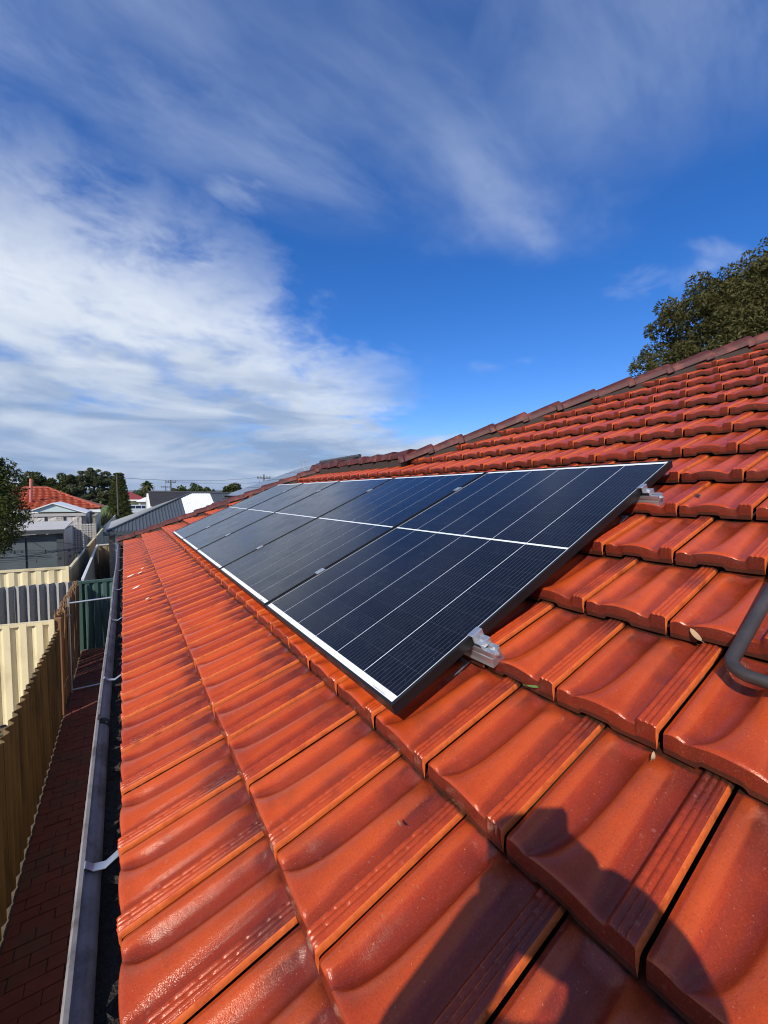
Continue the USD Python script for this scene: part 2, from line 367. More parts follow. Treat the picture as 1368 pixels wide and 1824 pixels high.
M['lichen'] = plain('pale_dropping', (0.66, 0.62, 0.50), 0.9, var=0.15, scale=60)
M['palegrey'] = plain('pale_grey_sheet', (0.42, 0.405, 0.375), 0.5, var=0.08, scale=2)


def leaf_material(name, c0, c1, trans=0.25):
    g = G(); p = g('geometry', 'position')
    n = g.noise(p, 0.9, 4.0, 0.6); n2 = g('geometry', 'random_per_island')
    f = g.math('add', g.math('multiply', n, 0.7), g.math('multiply', n2, 0.35), clamp=True)
    col = g('mix_color', 'result', fac=f, a=c0, b=c1)
    a = g('principled_bsdf', 'BSDF', base_color=col, roughness=0.6, specular_ior_level=0.18)
    t = g('translucent_bsdf', 'BSDF', color=col)
    return g.done(name, surface=g('mix_closure', 'closure', fac=trans, closure1=a, closure2=t))


M['leaf_dull'] = leaf_material('dull_olive_leaves', (0.034, 0.036, 0.011), (0.150, 0.135, 0.040))
M['leaf_dark'] = leaf_material('dark_green_leaves', (0.022, 0.034, 0.010), (0.130, 0.140, 0.030))
M['leaf_mid'] = leaf_material('mid_green_leaves', (0.030, 0.048, 0.014), (0.085, 0.115, 0.030))
M['leaf_grey'] = leaf_material('grey_green_leaves', (0.060, 0.070, 0.036), (0.17, 0.18, 0.09))


def cell_material():
    g = G(); uv = g('separate_xyz', None, vector=g('texture_coordinate', 'UV')); u, v = uv + '.x', uv + '.y'    # metres along and across the module
    p = g('geometry', 'position')
    f = g.math('fraction', g.math('divide', v, 0.0166))
    line = g.math('less_than', f, 0.055)
    f2 = g.math('fraction', g.math('divide', u, 0.0013))
    finger = g.math('multiply', g.math('less_than', f2, 0.2), 0.05)
    half = g.math('less_than', g.math('fraction', g.math('divide', u, 0.0925)), 0.011)
    cellv = g('white_noise_texture', 'value', dimensions='2D', vector=g('combine_xyz', 'vector', x=g.math('floor', g.math('divide', u, 0.0925)), y=g.math('floor', g.math('divide', v, 0.185)), z=0.0))
    base = g.mix(cellv, (0.0028, 0.0032, 0.006), (0.0042, 0.005, 0.0095))
    col = g.mix(finger, base, (0.05, 0.055, 0.07))
    col = g.mix(g.math('multiply', line, 0.55), col, (0.13, 0.15, 0.19))
    col = g.mix(g.math('multiply', half, 0.22), col, (0.13, 0.15, 0.19))
    # drying rain: small beads stand on the glass
    vor = g('voronoi_texture', 'distance', vector=p, scale=95.0)
    bead = g.math('multiply', g.step(vor, 0.20, 0.08), g.step(g.noise(p, 3.0, 4.0, 0.6), 0.44, 0.62))
    film = g.noise(p, 55.0, 5.0, 0.65)
    nrm = g('bump', 'normal', height=g.math('add', g.math('multiply', bead, 1.0), g.math('multiply', film, 0.35)), strength=0.55, distance=0.0011)
    rough = g.step(g.noise(g.mapv(p, scale=(1, 1, 1)), 5.0, 5.0, 0.65), 0.35, 0.7, 0.10, 0.24)
    dust = g.math('multiply', g.step(g.noise(p, 160.0, 2.0, 0.6), 0.66, 0.74), 0.22)
    col = g.mix(dust, col, (0.16, 0.16, 0.17))
    b = g('principled_bsdf', 'BSDF', base_color=col, roughness=rough, normal=nrm, specular_ior_level=0.30)
    return g.done('solar_cell', surface=b)


M['cell'] = cell_material()

# ------------------------------------------------------------------ roof geometry: the plane that carries the modules
SL = math.radians(24.255)
UPS = np.array([math.cos(SL), 0, math.sin(SL)]); NRM = np.array([-math.sin(SL), 0, math.cos(SL)]); EAVE = np.array([0, 1.0, 0])
P0 = np.array([0.5783, 0.8600, 3.6 - 0.5581])        # near lower corner of the module glass
TOFF = 0.12                                          # the tile plane lies this far under the glass


def roof(q, y, n=0.0):
    """q upslope from the lower edge of the modules, y along the eave, n above the tile plane."""
    q, y, n = np.broadcast_arrays(np.asarray(q, float), np.asarray(y, float), np.asarray(n, float))
    b = P0 - NRM * TOFF; b = np.array([b[0], 0, b[2]])
    return b + q[..., None] * UPS + y[..., None] * EAVE + n[..., None] * NRM


def q_of_x(x): return (x - (P0 - NRM * TOFF)[0]) / math.cos(SL)


GAUGE, WID = 0.3585, 0.2375
# plan outline of this slope: eave x = EX; hip up to the higher roof, short ridge, hip down to the far corner
RIDGE_X, RY0, RY1, CORNER_Y = 2.97, 3.85, 6.50, 9.52
HA = (5.75, 0.95)
EX = float(roof(-0.755, 0)[0])


def x_limit(y):
    if y < RY0: return RIDGE_X + (RY0 - y) * (HA[0] - RIDGE_X) / (RY0 - HA[1])
    if y < RY1: return RIDGE_X
    return RIDGE_X - (y - RY1) * (RIDGE_X - EX) / (CORNER_Y - RY1)


house = thing('tile_roof_house', 'house with glossy red terracotta tiled roof filling the foreground under the solar panels', 'house', (2.9, 4.0, 0))


def sub(parent, name, **kw):
    x = UsdGeom.Xform.Define(stage, numbered(str(parent.GetPath()), name)); return tag(x, **kw) if kw else x


roof_part = sub(house, 'roof')


def sstep(x, a, b):
    t = np.clip((x - a) / (b - a), 0, 1); return t * t * (3 - 2 * t)


def tile_mesh(lod, r):
    """One interlocking tile: s across from the far side (0) to the ribbed side lap (1), t up the slope from the front edge (0) to the next course (1)."""
    ns, nm, nt = {3: (38, 27, 84), 2: (18, 14, 24), 1: (11, 6, 11), 0: (8, 4, 6)}[lod]
    s = np.r_[np.linspace(0.012, 0.06, 4 if lod > 1 else 2), np.linspace(0.075, 0.80, ns), np.linspace(0.812, 0.952, nm), 0.963]
    t = np.r_[0.0, 0.012, 0.03, 0.055, np.linspace(0.085, 1.0, nt), 1.12] if lod > 1 else np.r_[0.0, 0.035, np.linspace(0.10, 1.0, nt), 1.12]
    S, T = np.meshgrid(s, t, indexing='ij')
    k = r.uniform(-1, 1, 8)
    base = 0.044 - 0.052 * np.minimum(T, 1.0) - 0.02 * np.maximum(T - 1, 0)
    # middle roll: flares to the left at the front, ends in a rounded head near the top
    sl = 0.40 - 0.20 * np.exp(-T / 0.14) + 0.02 * T
    sr = 0.665 + 0.02 * np.exp(-T / 0.2) - 0.025 * T
    head = sstep(T + 1.6 * (S - 0.53) ** 2, 1.02, 0.84)
    mid_ = np.clip((S - sl) / (sr - sl), 0, 1)
    crown_ = np.sin(np.pi * np.clip(mid_, 0, 1)) ** 0.8 * (1 - 0.22 * mid_)
    roll = crown_ * head
    front = 1 - 0.15 * np.exp(-T / 0.10)
    # left pan: a scoop closed by a rounded lip at the front
    x1 = np.clip((S - 0.045) / (sl + 0.015 - 0.045), 0, 1)
    lip = sstep(T - 0.55 * np.maximum(0.16 - S, 0) - 0.16 * np.abs(S - 0.20), 0.015, 0.20)
    scoop = np.sin(np.pi * x1 ** 1.55) ** 1.1 * (0.28 + 0.72 * lip) * sstep(T, 1.04, 0.90)
    x2 = np.clip((S - sr + 0.01) / (0.812 - sr + 0.01), 0, 1)
    scoop2 = np.sin(np.pi * x2) ** 0.9 * (0.55 + 0.45 * sstep(T, 0.0, 0.25)) * sstep(T, 1.06, 0.85)
    n = base + 0.0150 * roll * front - 0.0160 * scoop - 0.0080 * scoop2
    n += 0.0085 * np.exp(-((S - 0.105) / 0.075) ** 2) * sstep(T, 1.06, 0.85) * sstep(S, 0.0, 0.05)
    strip = sstep(S, 0.793, 0.806)
    w = (S - 0.806) / (0.952 - 0.806)
    ribs = 0.5 - 0.5 * np.cos(2 * np.pi * 3 * np.clip(w, 0, 1))
    ribs = np.sqrt(np.clip(ribs, 0, 1))
    lane = np.floor(np.clip(w * 3, 0, 2.999))
    cut = np.exp(-((((T * 7.7 + 0.5 * (lane == 1) + 0.2) % 1.0) - 0.5) / 0.07) ** 2) * (lane < 2)
    amp = 0.0036 if lod > 0 else 0.0015
    n += strip * (0.0150 - amp + amp * ribs * (1 - 0.75 * cut) - 0.0015 * sstep(S, 0.94, 0.963)) 
    n -= 0.0055 * np.exp(-T / 0.012) * (1 - 0.3 * strip)
    n += 0.0009 * k[0] * np.sin(3 * T + k[1]) + 0.0012 * k[2] * (S - 0.5) + 0.0010 * k[3]
    b = (1 - S) * WID; a = T * GAUGE + 0.010 * (1 - np.minimum(T / 0.12, 1)) + 0.0025 * k[4] + 0.006 * k[5] * (S - 0.5)
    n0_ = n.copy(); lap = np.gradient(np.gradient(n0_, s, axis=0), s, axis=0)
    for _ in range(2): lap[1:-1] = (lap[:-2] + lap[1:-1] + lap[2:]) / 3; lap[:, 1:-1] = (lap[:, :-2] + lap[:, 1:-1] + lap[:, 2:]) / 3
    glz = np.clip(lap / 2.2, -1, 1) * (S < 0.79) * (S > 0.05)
    P = np.stack([a, b, n], -1); uv = np.stack([S * 0.99, np.maximum(T, 0.002)], -1)
    v, f = grid(P); parts_v, parts_f, parts_u = [v], [f], [uv.reshape(-1, 2)]
    cnt = len(v)
    # front face, notched over the side lap of the course below
    notch = 0.0125 * sstep(s, 0.255, 0.285) * sstep(s, 0.585, 0.555)
    m = len(s); rows = []
    for h, la in ((1.0, 0.0), (0.60, -0.0075), (0.0, -0.0125)):
        top = P[:, 0]
        rows.append(np.stack([top[:, 0] + la, top[:, 1], notch + 0.0015 + (top[:, 2] - notch - 0.0015) * h], -1))
    F = np.stack(rows, 1); v2, f2 = grid(F)
    parts_v.append(v2); parts_f.append(f2[:, ::-1] + cnt); cnt += len(v2)
    parts_u.append(np.stack([np.repeat(s * 0.99, 3), np.tile([-0.01, -0.05, -0.1], m)], -1))
    # underside lip
    v3, f3 = grid(np.stack([F[:, 2], F[:, 2] + np.array([0.02, 0, 0.002])], 1))
    parts_v.append(v3); parts_f.append(f3[:, ::-1] + cnt); cnt += len(v3); parts_u.append(np.stack([np.repeat(s * 0.99, 2), np.full(2 * m, -0.1)], -1))
    # the unglazed edge of the side lap
    e = P[-1]; rag = 0.0009 * r.normal(size=len(t)) if lod > 1 else np.zeros(len(t))
    low = e[:, 2] - 0.0098
    E = np.stack([e, np.stack([e[:, 0], e[:, 1] - 0.0028 + rag, e[:, 2] - 0.0035 + 0.5 * rag], -1), np.stack([e[:, 0], e[:, 1] - 0.0034, low], -1), np.stack([e[:, 0], e[:, 1] - 0.004, low - 0.004], -1)], 0)
    v4, f4 = grid(E)
    parts_v.append(v4); parts_f.append(f4 + cnt); cnt += len(v4)
    parts_u.append(np.stack([np.full(v4.shape[0], 1.2), np.tile(t, 4)], -1))
    # end of the side lap's front and its drop
    e0 = F[-1]; Q = np.stack([e0, np.stack([E[0, 0], E[1, 0], E[2, 0] + [0, 0, -0.006]])], 0)
    v5, f5 = grid(Q)
    parts_v.append(v5); parts_f.append(f5[:, ::-1] + cnt); cnt += len(v5); parts_u.append(np.stack([np.full(len(v5), 1.2), np.full(len(v5), 0.01)], -1))
    # far edge going down
    f0 = P[0]; v6, f6 = grid(np.stack([f0 + np.array([0, 0.0005, -0.022]), f0], 0))
    parts_v.append(v6); parts_f.append(f6 + cnt); cnt += len(v6); parts_u.append(np.stack([np.full(len(v6), 0.01), np.tile(np.maximum(t, 0.002), 2)], -1))
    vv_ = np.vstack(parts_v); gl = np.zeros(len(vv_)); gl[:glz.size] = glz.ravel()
    return vv_, np.vstack(parts_f), np.column_stack([np.vstack(parts_u), gl])


PANEL_L, PANEL_W, PITCH_W = 1.746, 1.134, 1.154


def clip_tile(v, f, uv):
    """Cut off what lies beyond the hips."""
    for (ax, ay, bx, by) in ((HA[0], HA[1], RIDGE_X, RY0), (RIDGE_X, RY0, RIDGE_X, RY1), (RIDGE_X, RY1, EX, CORNER_Y)):
        d = np.array([bx - ax, by - ay]); nn = np.array([-d[1], d[0]]); nn = nn / np.linalg.norm(nn)       # keeps the side towards the eave
        if nn @ (np.array([EX, 0]) - np.array([ax, ay])) < 0: nn = -nn
        tile_c = v[:, :2].mean(0)
        if ay == HA[1] and tile_c[1] > RY0 + 0.3: continue
        if ay == RY1 and tile_c[1] < RY1 - 0.3: continue
        if ay == RY0 and not (RY0 - 0.1 < tile_c[1] < RY1 + 0.1): continue
        off = (v[:, :2] - np.array([ax, ay])) @ nn
        if (off >= 0).all(): continue
        if (off <= 0).all(): return None
        keep = (off[f] > 0).all(1)
        cross = (off[f] > 0).any(1) & ~keep
        nv, nu, nf = list(v), list(uv), [tuple(x) for x in f[keep]]
        for tri in f[cross]:
            poly = []
            for i in range(3):
                a_, b_ = tri[i], tri[(i + 1) % 3]
                if off[a_] > 0: poly.append(a_)
                if (off[a_] > 0) != (off[b_] > 0):
                    w = off[a_] / (off[a_] - off[b_]); nv.append(v[a_] + w * (v[b_] - v[a_])); nu.append(uv[a_] + w * (uv[b_] - uv[a_])); poly.append(len(nv) - 1)
            for i in range(1, len(poly) - 1): nf.append((poly[0], poly[i], poly[i + 1]))
        v, uv, f = np.array(nv), np.array(nu), np.array(nf, int).reshape(-1, 3)
        if len(f) == 0: return None
        used = np.unique(f); re = np.zeros(len(v), int); re[used] = np.arange(len(used)); v, uv, f = v[used], uv[used], re[f]
    return v, f, uv


def glazed(m, val):
    """Glaze runs into the hollows and thins on the crests, with relief shading painted in to deepen it."""
    UsdGeom.PrimvarsAPI(m).CreatePrimvar('glaze', Sdf.ValueTypeNames.FloatArray, 'vertex').Set(np.asarray(val, np.float32).tolist())


tiles = []
for k in range(-2, 17):
    q0 = -0.0365 + GAUGE * k
    ph = 0.2475 + (0.0 if k % 2 == 0 else WID / 2)
    for j in range(-8, 44):
        y0 = ph + WID * j
        c = roof(q0 + GAUGE / 2, y0 + WID / 2, 0.02)
        if c[0] > x_limit(c[1]) + 0.25: continue
        cs = roof(np.array([q0, q0, q0 + GAUGE, q0 + GAUGE]), np.array([y0, y0 + WID, y0, y0 + WID]), 0.02)
        px = topix(cs)
        ok = ~np.isnan(px).any()
        infr = ok and px[:, 0].max() > -40 and px[:, 0].min() < 1420 and px[:, 1].max() > 0 and px[:, 1].min() < 1900
        under = 0.30 < q0 and q0 + GAUGE < PANEL_L - 0.02 and y0 > P0[1] + 0.45 and y0 + WID < P0[1] + 5 * PITCH_W - 0.35
        size = float(np.nanmax(px[:, 0]) - np.nanmin(px[:, 0])) * float(np.nanmax(px[:, 1]) - np.nanmin(px[:, 1])) if ok else 0
        tiles.append((infr and not under, size, math.sqrt(size), k, j, q0, y0, under))
seen = sorted([t for t in tiles if t[0]], key=lambda t: -t[1])
chosen = {(t[3], t[4]) for t in seen[:300]}
rest_v, rest_f, rest_u, rest_n = [], [], [], 0
for vis, area, size, k, j, q0, y0, under in tiles:
    if under: continue
    one = (k, j) in chosen
    lod = (3 if size > 105 else 2 if size > 42 else 1 if size > 22 else 0) if vis else 0
    tr = np.random.default_rng(1000 * (k + 5) + j + 50)
    a, f, uv = tile_mesh(lod, tr)
    if k == -2: a = a * np.array([1 - 0.040 / (GAUGE * 1.12), 1, 1]) + np.array([0.040, 0, -0.010 * 0.5])
    v = roof(q0 + a[:, 0], y0 + a[:, 1], a[:, 2])
    if v[:, 0].max() > min(x_limit(y) for y in (v[:, 1].min(), v[:, 1].max())) - 0.02:
        c = clip_tile(v, f, uv)
        if c is None: continue
        v, f, uv = c
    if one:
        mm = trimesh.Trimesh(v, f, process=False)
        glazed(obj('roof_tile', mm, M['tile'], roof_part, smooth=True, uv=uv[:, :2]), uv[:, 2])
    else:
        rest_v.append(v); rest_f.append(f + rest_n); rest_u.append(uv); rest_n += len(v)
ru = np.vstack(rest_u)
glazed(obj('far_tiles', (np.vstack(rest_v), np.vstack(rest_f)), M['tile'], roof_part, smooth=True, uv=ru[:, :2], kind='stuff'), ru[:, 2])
print('tiles seen', len(seen), 'parts', len(chosen))


# ------------------------------------------------------------------ under the tiles, hips, ridge, gutter
def roof_sheet(n):
    pts = [(EX + 0.03, -2.4), (EX + 0.03, CORNER_Y - 0.05), (RIDGE_X, RY1), (RIDGE_X, RY0), (HA[0], HA[1]), (HA[0] + 3.2, -2.4)]
    return pts, [tuple(roof(q_of_x(x), y, n)) for x, y in pts]


_, top = roof_sheet(-0.045); top = np.array(top); bot = top - np.array([0, 0, 0.03])
nn = len(top); fs = [(0, i + 1, i) for i in range(1, nn - 1)] + [(nn, nn + i, nn + i + 1) for i in range(1, nn - 1)]
for i in range(nn): j = (i + 1) % nn; fs += [(i, j, nn + j), (i, nn + j, nn + i)]
obj('roof_underlay', (np.vstack([top, bot]), np.array(fs)[:, ::-1]), M['underlay'], roof_part)
# the slopes on the far side of the hips and the ridge, plain sheets in the tiles' colour
zr = float(roof(q_of_x(RIDGE_X), 0, 0.0)[2]); ze = float(roof(-0.755, 0, 0.0)[2]); zh = float(roof(q_of_x(HA[0]), 0)[2])
back = np.array([[RIDGE_X, RY1, zr - .02], [EX, CORNER_Y, ze - .02], [2 * RIDGE_X - EX, CORNER_Y, ze - .02], [RIDGE_X, RY0, zr - .02], [2 * RIDGE_X - EX, RY0 - 0.2, ze - .02], [HA[0] + 3.0, HA[1] + 0.1, zh - .02], [HA[0] + 6, RY0 + 3.3, ze - .02], [HA[0], HA[1], zh - .02]])
obj('rear_slope', (back, np.array([[0, 1, 2], [0, 2, 3], [3, 2, 4], [7, 3, 6], [7, 6, 5], [3, 4, 6]])), M['farred'], roof_part)


def cap_mesh(r, L=0.425, w0=0.132, w1=0.100, hgt=0.100, ns=10):
    """A hip or ridge capping: local x along, rounded angular section, a raised collar at its upper end."""
    th = np.linspace(0, np.pi, ns)
    sec = np.stack([np.cos(th), np.clip(np.sin(th) * 1.12, 0, 0.93)], 1)
    xs = np.array([0.0, 0.0, 0.012, 0.16, L - 0.075, L - 0.07, L - 0.055, L - 0.012, L, L])
    ww = np.array([0.9, w0 / w0, 1.0, 0.95, 0.88, 1.0, 1.06, 1.06, 1.0, 0.88]) * w0
    hh = np.array([0.86, 0.96, 1.0, 0.96, 0.90, 1.02, 1.12, 1.12, 1.05, 0.85]) * hgt
    P = np.zeros((len(xs), ns, 3))
    for i in range(len(xs)):
        P[i, :, 0] = xs[i] + 0.002 * r.normal(size=ns) * (i > 0); P[i, :, 1] = sec[:, 0] * ww[i]; P[i, :, 2] = sec[:, 1] * hh[i] - 0.004
    inner = P.copy(); inner[:, :, 1] *= 0.86; inner[:, :, 2] = inner[:, :, 2] * 0.82 - 0.004
    v, f = grid(P); v2, f2 = grid(inner); n = len(v)
    ends = []
    for row in (0, len(xs) - 1):
        a = np.arange(ns - 1) + row * ns
        q = np.stack([a, a + 1, a + 1 + n, a + n], 1)
        if row: q = q[:, ::-1]
        ends += [q[:, [0, 1, 2]], q[:, [0, 2, 3]]]
    return np.vstack([v, v2]), np.vstack([f[:, ::-1], f2 + n] + ends)


def cap_line(a, b, lift, mortar_side, step=0.362, bed=0.075):
    a, b = np.asarray(a, float), np.asarray(b, float); d = b - a; L = np.linalg.norm(d); d /= L
    side = np.cross([0, 0, 1.0], d); side /= np.linalg.norm(side); upv = np.cross(d, side)
    k = 0; x = 0.0
    while x < L - 0.05:
        r = np.random.default_rng(int(1e4 * abs(a[0]) + 31 * k + 5))
        v, f = cap_mesh(r)
        tilt = 0.020 * (v[:, 0:1] / 0.42 - 0.25)
        wv = a + lift * upv + (x + v[:, 0:1]) * d + (v[:, 1:2] + 0.004 * r.normal()) * side + (v[:, 2:3] - tilt + 0.006 + 0.003 * r.normal()) * upv
        obj('ridge_cap', (wv, f), M['cap'], roof_part, smooth=35)
        x += step; k += 1
    # pointing: the mortar bed between caps and tiles, lumpy
    m = int(L / 0.03)
    for sgn in (1, -1):
        xs = np.linspace(-0.01, L, m); rr = np.random.default_rng(k + (sgn > 0))
        wob = 0.006 * meshkit.fbm(np.stack([xs * 9, xs * 0, xs * 0 + k], -1), 3)[:, None]
        A = a + xs[:, None] * d + (lift + 0.018) * upv + side * sgn * (0.098 + wob)
        B = a + xs[:, None] * d + (lift - bed - 0.030) * upv + side * sgn * (0.128 + 2.2 * wob)
        C = a + xs[:, None] * d + (lift - bed - 0.075) * upv + side * sgn * (0.12)
        v, f = grid(np.stack([A, B, C], 1))
        obj('mortar_bed', (v, f if sgn > 0 else f[:, ::-1]), M['mortar'], roof_part, smooth=True)


RP = lambda x, y, n=0.0: roof(q_of_x(x), y, n)
cap_line(RP(HA[0], HA[1])[()], RP(RIDGE_X, RY0), 0.036, 1)
cap_line(RP(RIDGE_X, RY0 + 0.05), RP(RIDGE_X, RY1), 0.050, 1)
cap_line(RP(EX + 0.02, CORNER_Y - 0.02), RP(RIDGE_X, RY1), 0.026, 1)

# gutter: an ogee channel with its bead, straps and wet leaves
gut = sub(house, 'gutter')
GX, GZ = EX + 0.080, ze + 0.006                       # back of the channel, height of its lip
prof = np.array([(0.0, 0.0), (-0.002, -0.085), (-0.060, -0.098), (-0.088, -0.080), (-0.094, -0.055), (-0.084, -0.035), (-0.090, -0.016), (-0.106, -0.004), (-0.122, 0.000), (-0.128, 0.004), (-0.131, 0.010), (-0.127, 0.015), (-0.120, 0.013), (-0.118, 0.006)])
prof[:, 0] -= 0.012; prof[:, 1] -= 0.012
t_ = np.gradient(prof, axis=0); nrm2 = np.stack([-t_[:, 1], t_[:, 0]], 1); nrm2 /= np.linalg.norm(nrm2, axis=1, keepdims=True)
inn = prof + nrm2 * 0.0016
loop = np.vstack([prof, inn[::-1]])
segs = [(-2.4, 2.155), (2.13, 5.4), (5.37, CORNER_Y + 0.06)]
for i, (ya, yb) in enumerate(segs):
    o3 = np.stack([loop[:, 0] + GX, np.zeros(len(loop)), loop[:, 1] + GZ - 0.0018 * i], 1)
    ys = np.arange(ya, yb + 0.01, 0.25); ys[-1] = yb
    PP = np.stack([o3 + np.array([0.0022 * math.sin(2.1 * y), y, 0.0018 * math.sin(1.3 * y + 1)]) for y in ys], 1)
    PP = np.concatenate([PP, PP[:1]], 0)
    obj('gutter_channel', grid(PP), M['gutter'], gut, smooth=40)
for yb_ in (2.08,):
    o3 = np.stack([inn[5:13, 0] + GX + 0.003, np.zeros(8), inn[5:13, 1] + GZ + 0.002], 1)
    obj('gutter_joint', grid(np.stack([o3 + [0, yb_, 0], o3 + [0, yb_ + 0.045, 0]], 1)), M['debris'], gut, smooth=40)
for yb_ in (0.25, 1.27, 2.55, 3.75, 4.95, 6.2, 7.4, 8.6):
    pts = [(-0.142, -0.004), (-0.128, 0.004), (-0.112, -0.012), (-0.085, -0.018), (-0.050, 0.004), (0.02, 0.020)]
    st = np.array([[GX + a_, yb_, GZ + b_] for a_, b_ in pts])
    obj('gutter_strap', [grid(np.stack([st + [0, -0.013, dz], st + [0, 0.013, dz]], 1)) for dz in (0, -0.0015)] , M['galv'], gut, smooth=50)
ys = np.linspace(-1, CORNER_Y, 420); xs = np.linspace(-0.100, -0.012, 9)
XX, YY = np.meshgrid(xs, ys, indexing='ij')
hz = -0.072 + 0.022 * meshkit.fbm(np.stack([XX * 30, YY * 9, XX * 0], -1), 4) + 0.012 * (np.abs(XX + 0.06) / 0.05) ** 2
obj('wet_leaf_debris', grid(np.stack([XX + GX, YY, hz + GZ - 0.02], -1)), M['debris'], gut, smooth=True, kind='stuff')
lr = np.random.default_rng(5); lv, lf = [], []
for i in range(260):
    y = lr.uniform(0.3, 9); x = GX + lr.uniform(-0.075, -0.015); z = GZ - 0.062 + lr.uniform(0, 0.02); a_ = lr.uniform(0, 6.28); L = lr.uniform(0.02, 0.05); w = L * 0.28
    d = np.array([math.cos(a_) * 0.5, math.sin(a_), lr.uniform(-0.3, 0.5)]); d /= np.linalg.norm(d); sd = np.cross(d, [0, 0, 1.0]); sd /= np.linalg.norm(sd)
    c = np.array([x, y, z]); n0 = len(lv) * 4
    lv.append(np.array([c - d * L, c + sd * w, c + d * L, c - sd * w + [0, 0, .003]])); lf.append(np.array([[0, 1, 2], [0, 2, 3]]) + n0)
obj('wet_leaves', (np.vstack(lv), np.vstack(lf)), M['debris'], gut, kind='stuff')
obj('fascia_board', box(GX + 0.004, GX + 0.024, -2.4, CORNER_Y - 0.03, GZ - 0.20, GZ - 0.012), M['white'], house)
obj('soffit', box(GX + 0.026, GX + 0.50, -2.4, CORNER_Y - 0.06, GZ - 0.20, GZ - 0.19), M['white'], house)
obj('wall', box(GX + 0.50, GX + 0.73, -2.4, CORNER_Y - 0.50, 0.0, GZ - 0.205), M['brick'], house)
obj('end_wall', box(GX + 0.74, 6.0, CORNER_Y - 0.73, CORNER_Y - 0.50, 0.0, GZ - 0.205), M['brick'], house)

# bird droppings and lichen on the far tiles
for (u_, v_, s_) in ((231, 1026, 0.036), (242, 1046, 0.030), (249, 1020, 0.018), (254, 1012, 0.014), (226, 1040, 0.016), (262, 1066, 0.012)):
    r_ = pixdir(u_, v_); o_ = EYE + r_ * ((P0 - NRM * (TOFF - 0.034) - EYE) @ NRM / (r_ @ NRM))
    a_ = np.linspace(0, 2 * np.pi, 12, endpoint=False); rad = s_ * (0.7 + 0.5 * np.random.default_rng(int(u_)).random(12))
    ring = o_ + (rad * np.cos(a_) * 1.25)[:, None] * UPS + (rad * np.sin(a_) * 0.6)[:, None] * EAVE
    obj('pale_spot', hull(np.vstack([ring, ring * 0.5 + o_ * 0.5 + NRM * 0.003, ring - NRM * 0.004])), M['lichen'], roof_part, smooth=True)

# ------------------------------------------------------------------ solar panels: local x upslope, y along the eave, z out of the glass
RT = np.eye(4); RT[0, :3] = UPS; RT[1, :3] = EAVE; RT[2, :3] = NRM


def panel_matrix(y):
    m = RT.copy(); m[3, :3] = P0 + EAVE * (y - P0[1]); return m


def make_panel(label):
    t = thing('solar_panel', label, 'solar panel', group='row of solar panels on the red roof', matrix=panel_matrix(P0[1]))
    L, W, b, hgt = PANEL_L, PANEL_W, 0.0095, 0.035
    K = dict(world=False)
    for (x0, x1, y0, y1) in ((0, b, b + .0004, W - b - .0004), (L - b, L, b + .0004, W - b - .0004), (0, L, 0, b), (0, L, W - b, W)):
        obj('frame_rail', rbox(x0, x1, y0, y1, -hgt, 0.0, 0.0012), M['frame'], t, **K)
    obj('backsheet', box(b, L - b, b, W - b, -0.008, -0.0035), M['backsheet'], t, **K)
    mx, my, gap, mid = 0.022, 0.0045, 0.0026, 0.012
    cw = (W - 2 * b - 2 * my - 5 * gap) / 6
    halves = ((b + mx, L / 2 - mid / 2), (L / 2 + mid / 2, L - b - mx))
    for (xa, xb) in halves:
        for i in range(6):
            ya = b + my + i * (cw + gap); yb = ya + cw
            v = np.array([[xa, ya, -0.0030], [xb, ya, -0.0030], [xb, yb, -0.0030], [xa, yb, -0.0030], [xa, ya, -0.0034], [xb, ya, -0.0034], [xb, yb, -0.0034], [xa, yb, -0.0034]])
            f = np.array([[0, 1, 2], [0, 2, 3], [4, 0, 3], [4, 3, 7], [5, 6, 2], [5, 2, 1], [4, 5, 1], [4, 1, 0], [7, 3, 2], [7, 2, 6]])
            obj('cell_column', (v, f), M['cell'], t, uv=v[:, :2] - [xa, ya], **K)
    # mark on the white strip of the lower edge
    tm = meshkit.text_mesh('G18X0347 20251', 0.0052, 0.0002)
    v = np.asarray(tm.vertices); v2 = np.stack([0.0125 + v[:, 1], 0.115 - v[:, 0], v[:, 2] - 0.0034], 1)
    obj('serial_mark', (v2, np.asarray(tm.faces)), M['darkmetal'], t, **K)
    for k, y in enumerate((0.30, 0.84)): obj('junction_cable', tube([(0.2, y, -0.045), (0.6, y + .05, -0.07), (1.0, y, -0.045)], 0.003, 6), M['rubber'], t, **K)
    return t


PL = ['nearest black framed solar panel, its lower corner pointing at the viewer',
      'solar panel second from the near end, dark blue, beyond the first black gap',
      'middle panel of the five solar panels, half grey with sky reflection',
      'second farthest solar panel of the row, grey with reflected cloud',
      'farthest solar panel of the row, beside the plum hip caps']
p0 = make_panel(PL[0])
for k in range(1, 5): copy_of(p0, (0, 0, 0), label=PL[k], cat='solar panel', group='row of solar panels on the red roof', matrix=panel_matrix(P0[1] + k * PITCH_W))


def l_poly(pts): return np.asarray(pts, float)


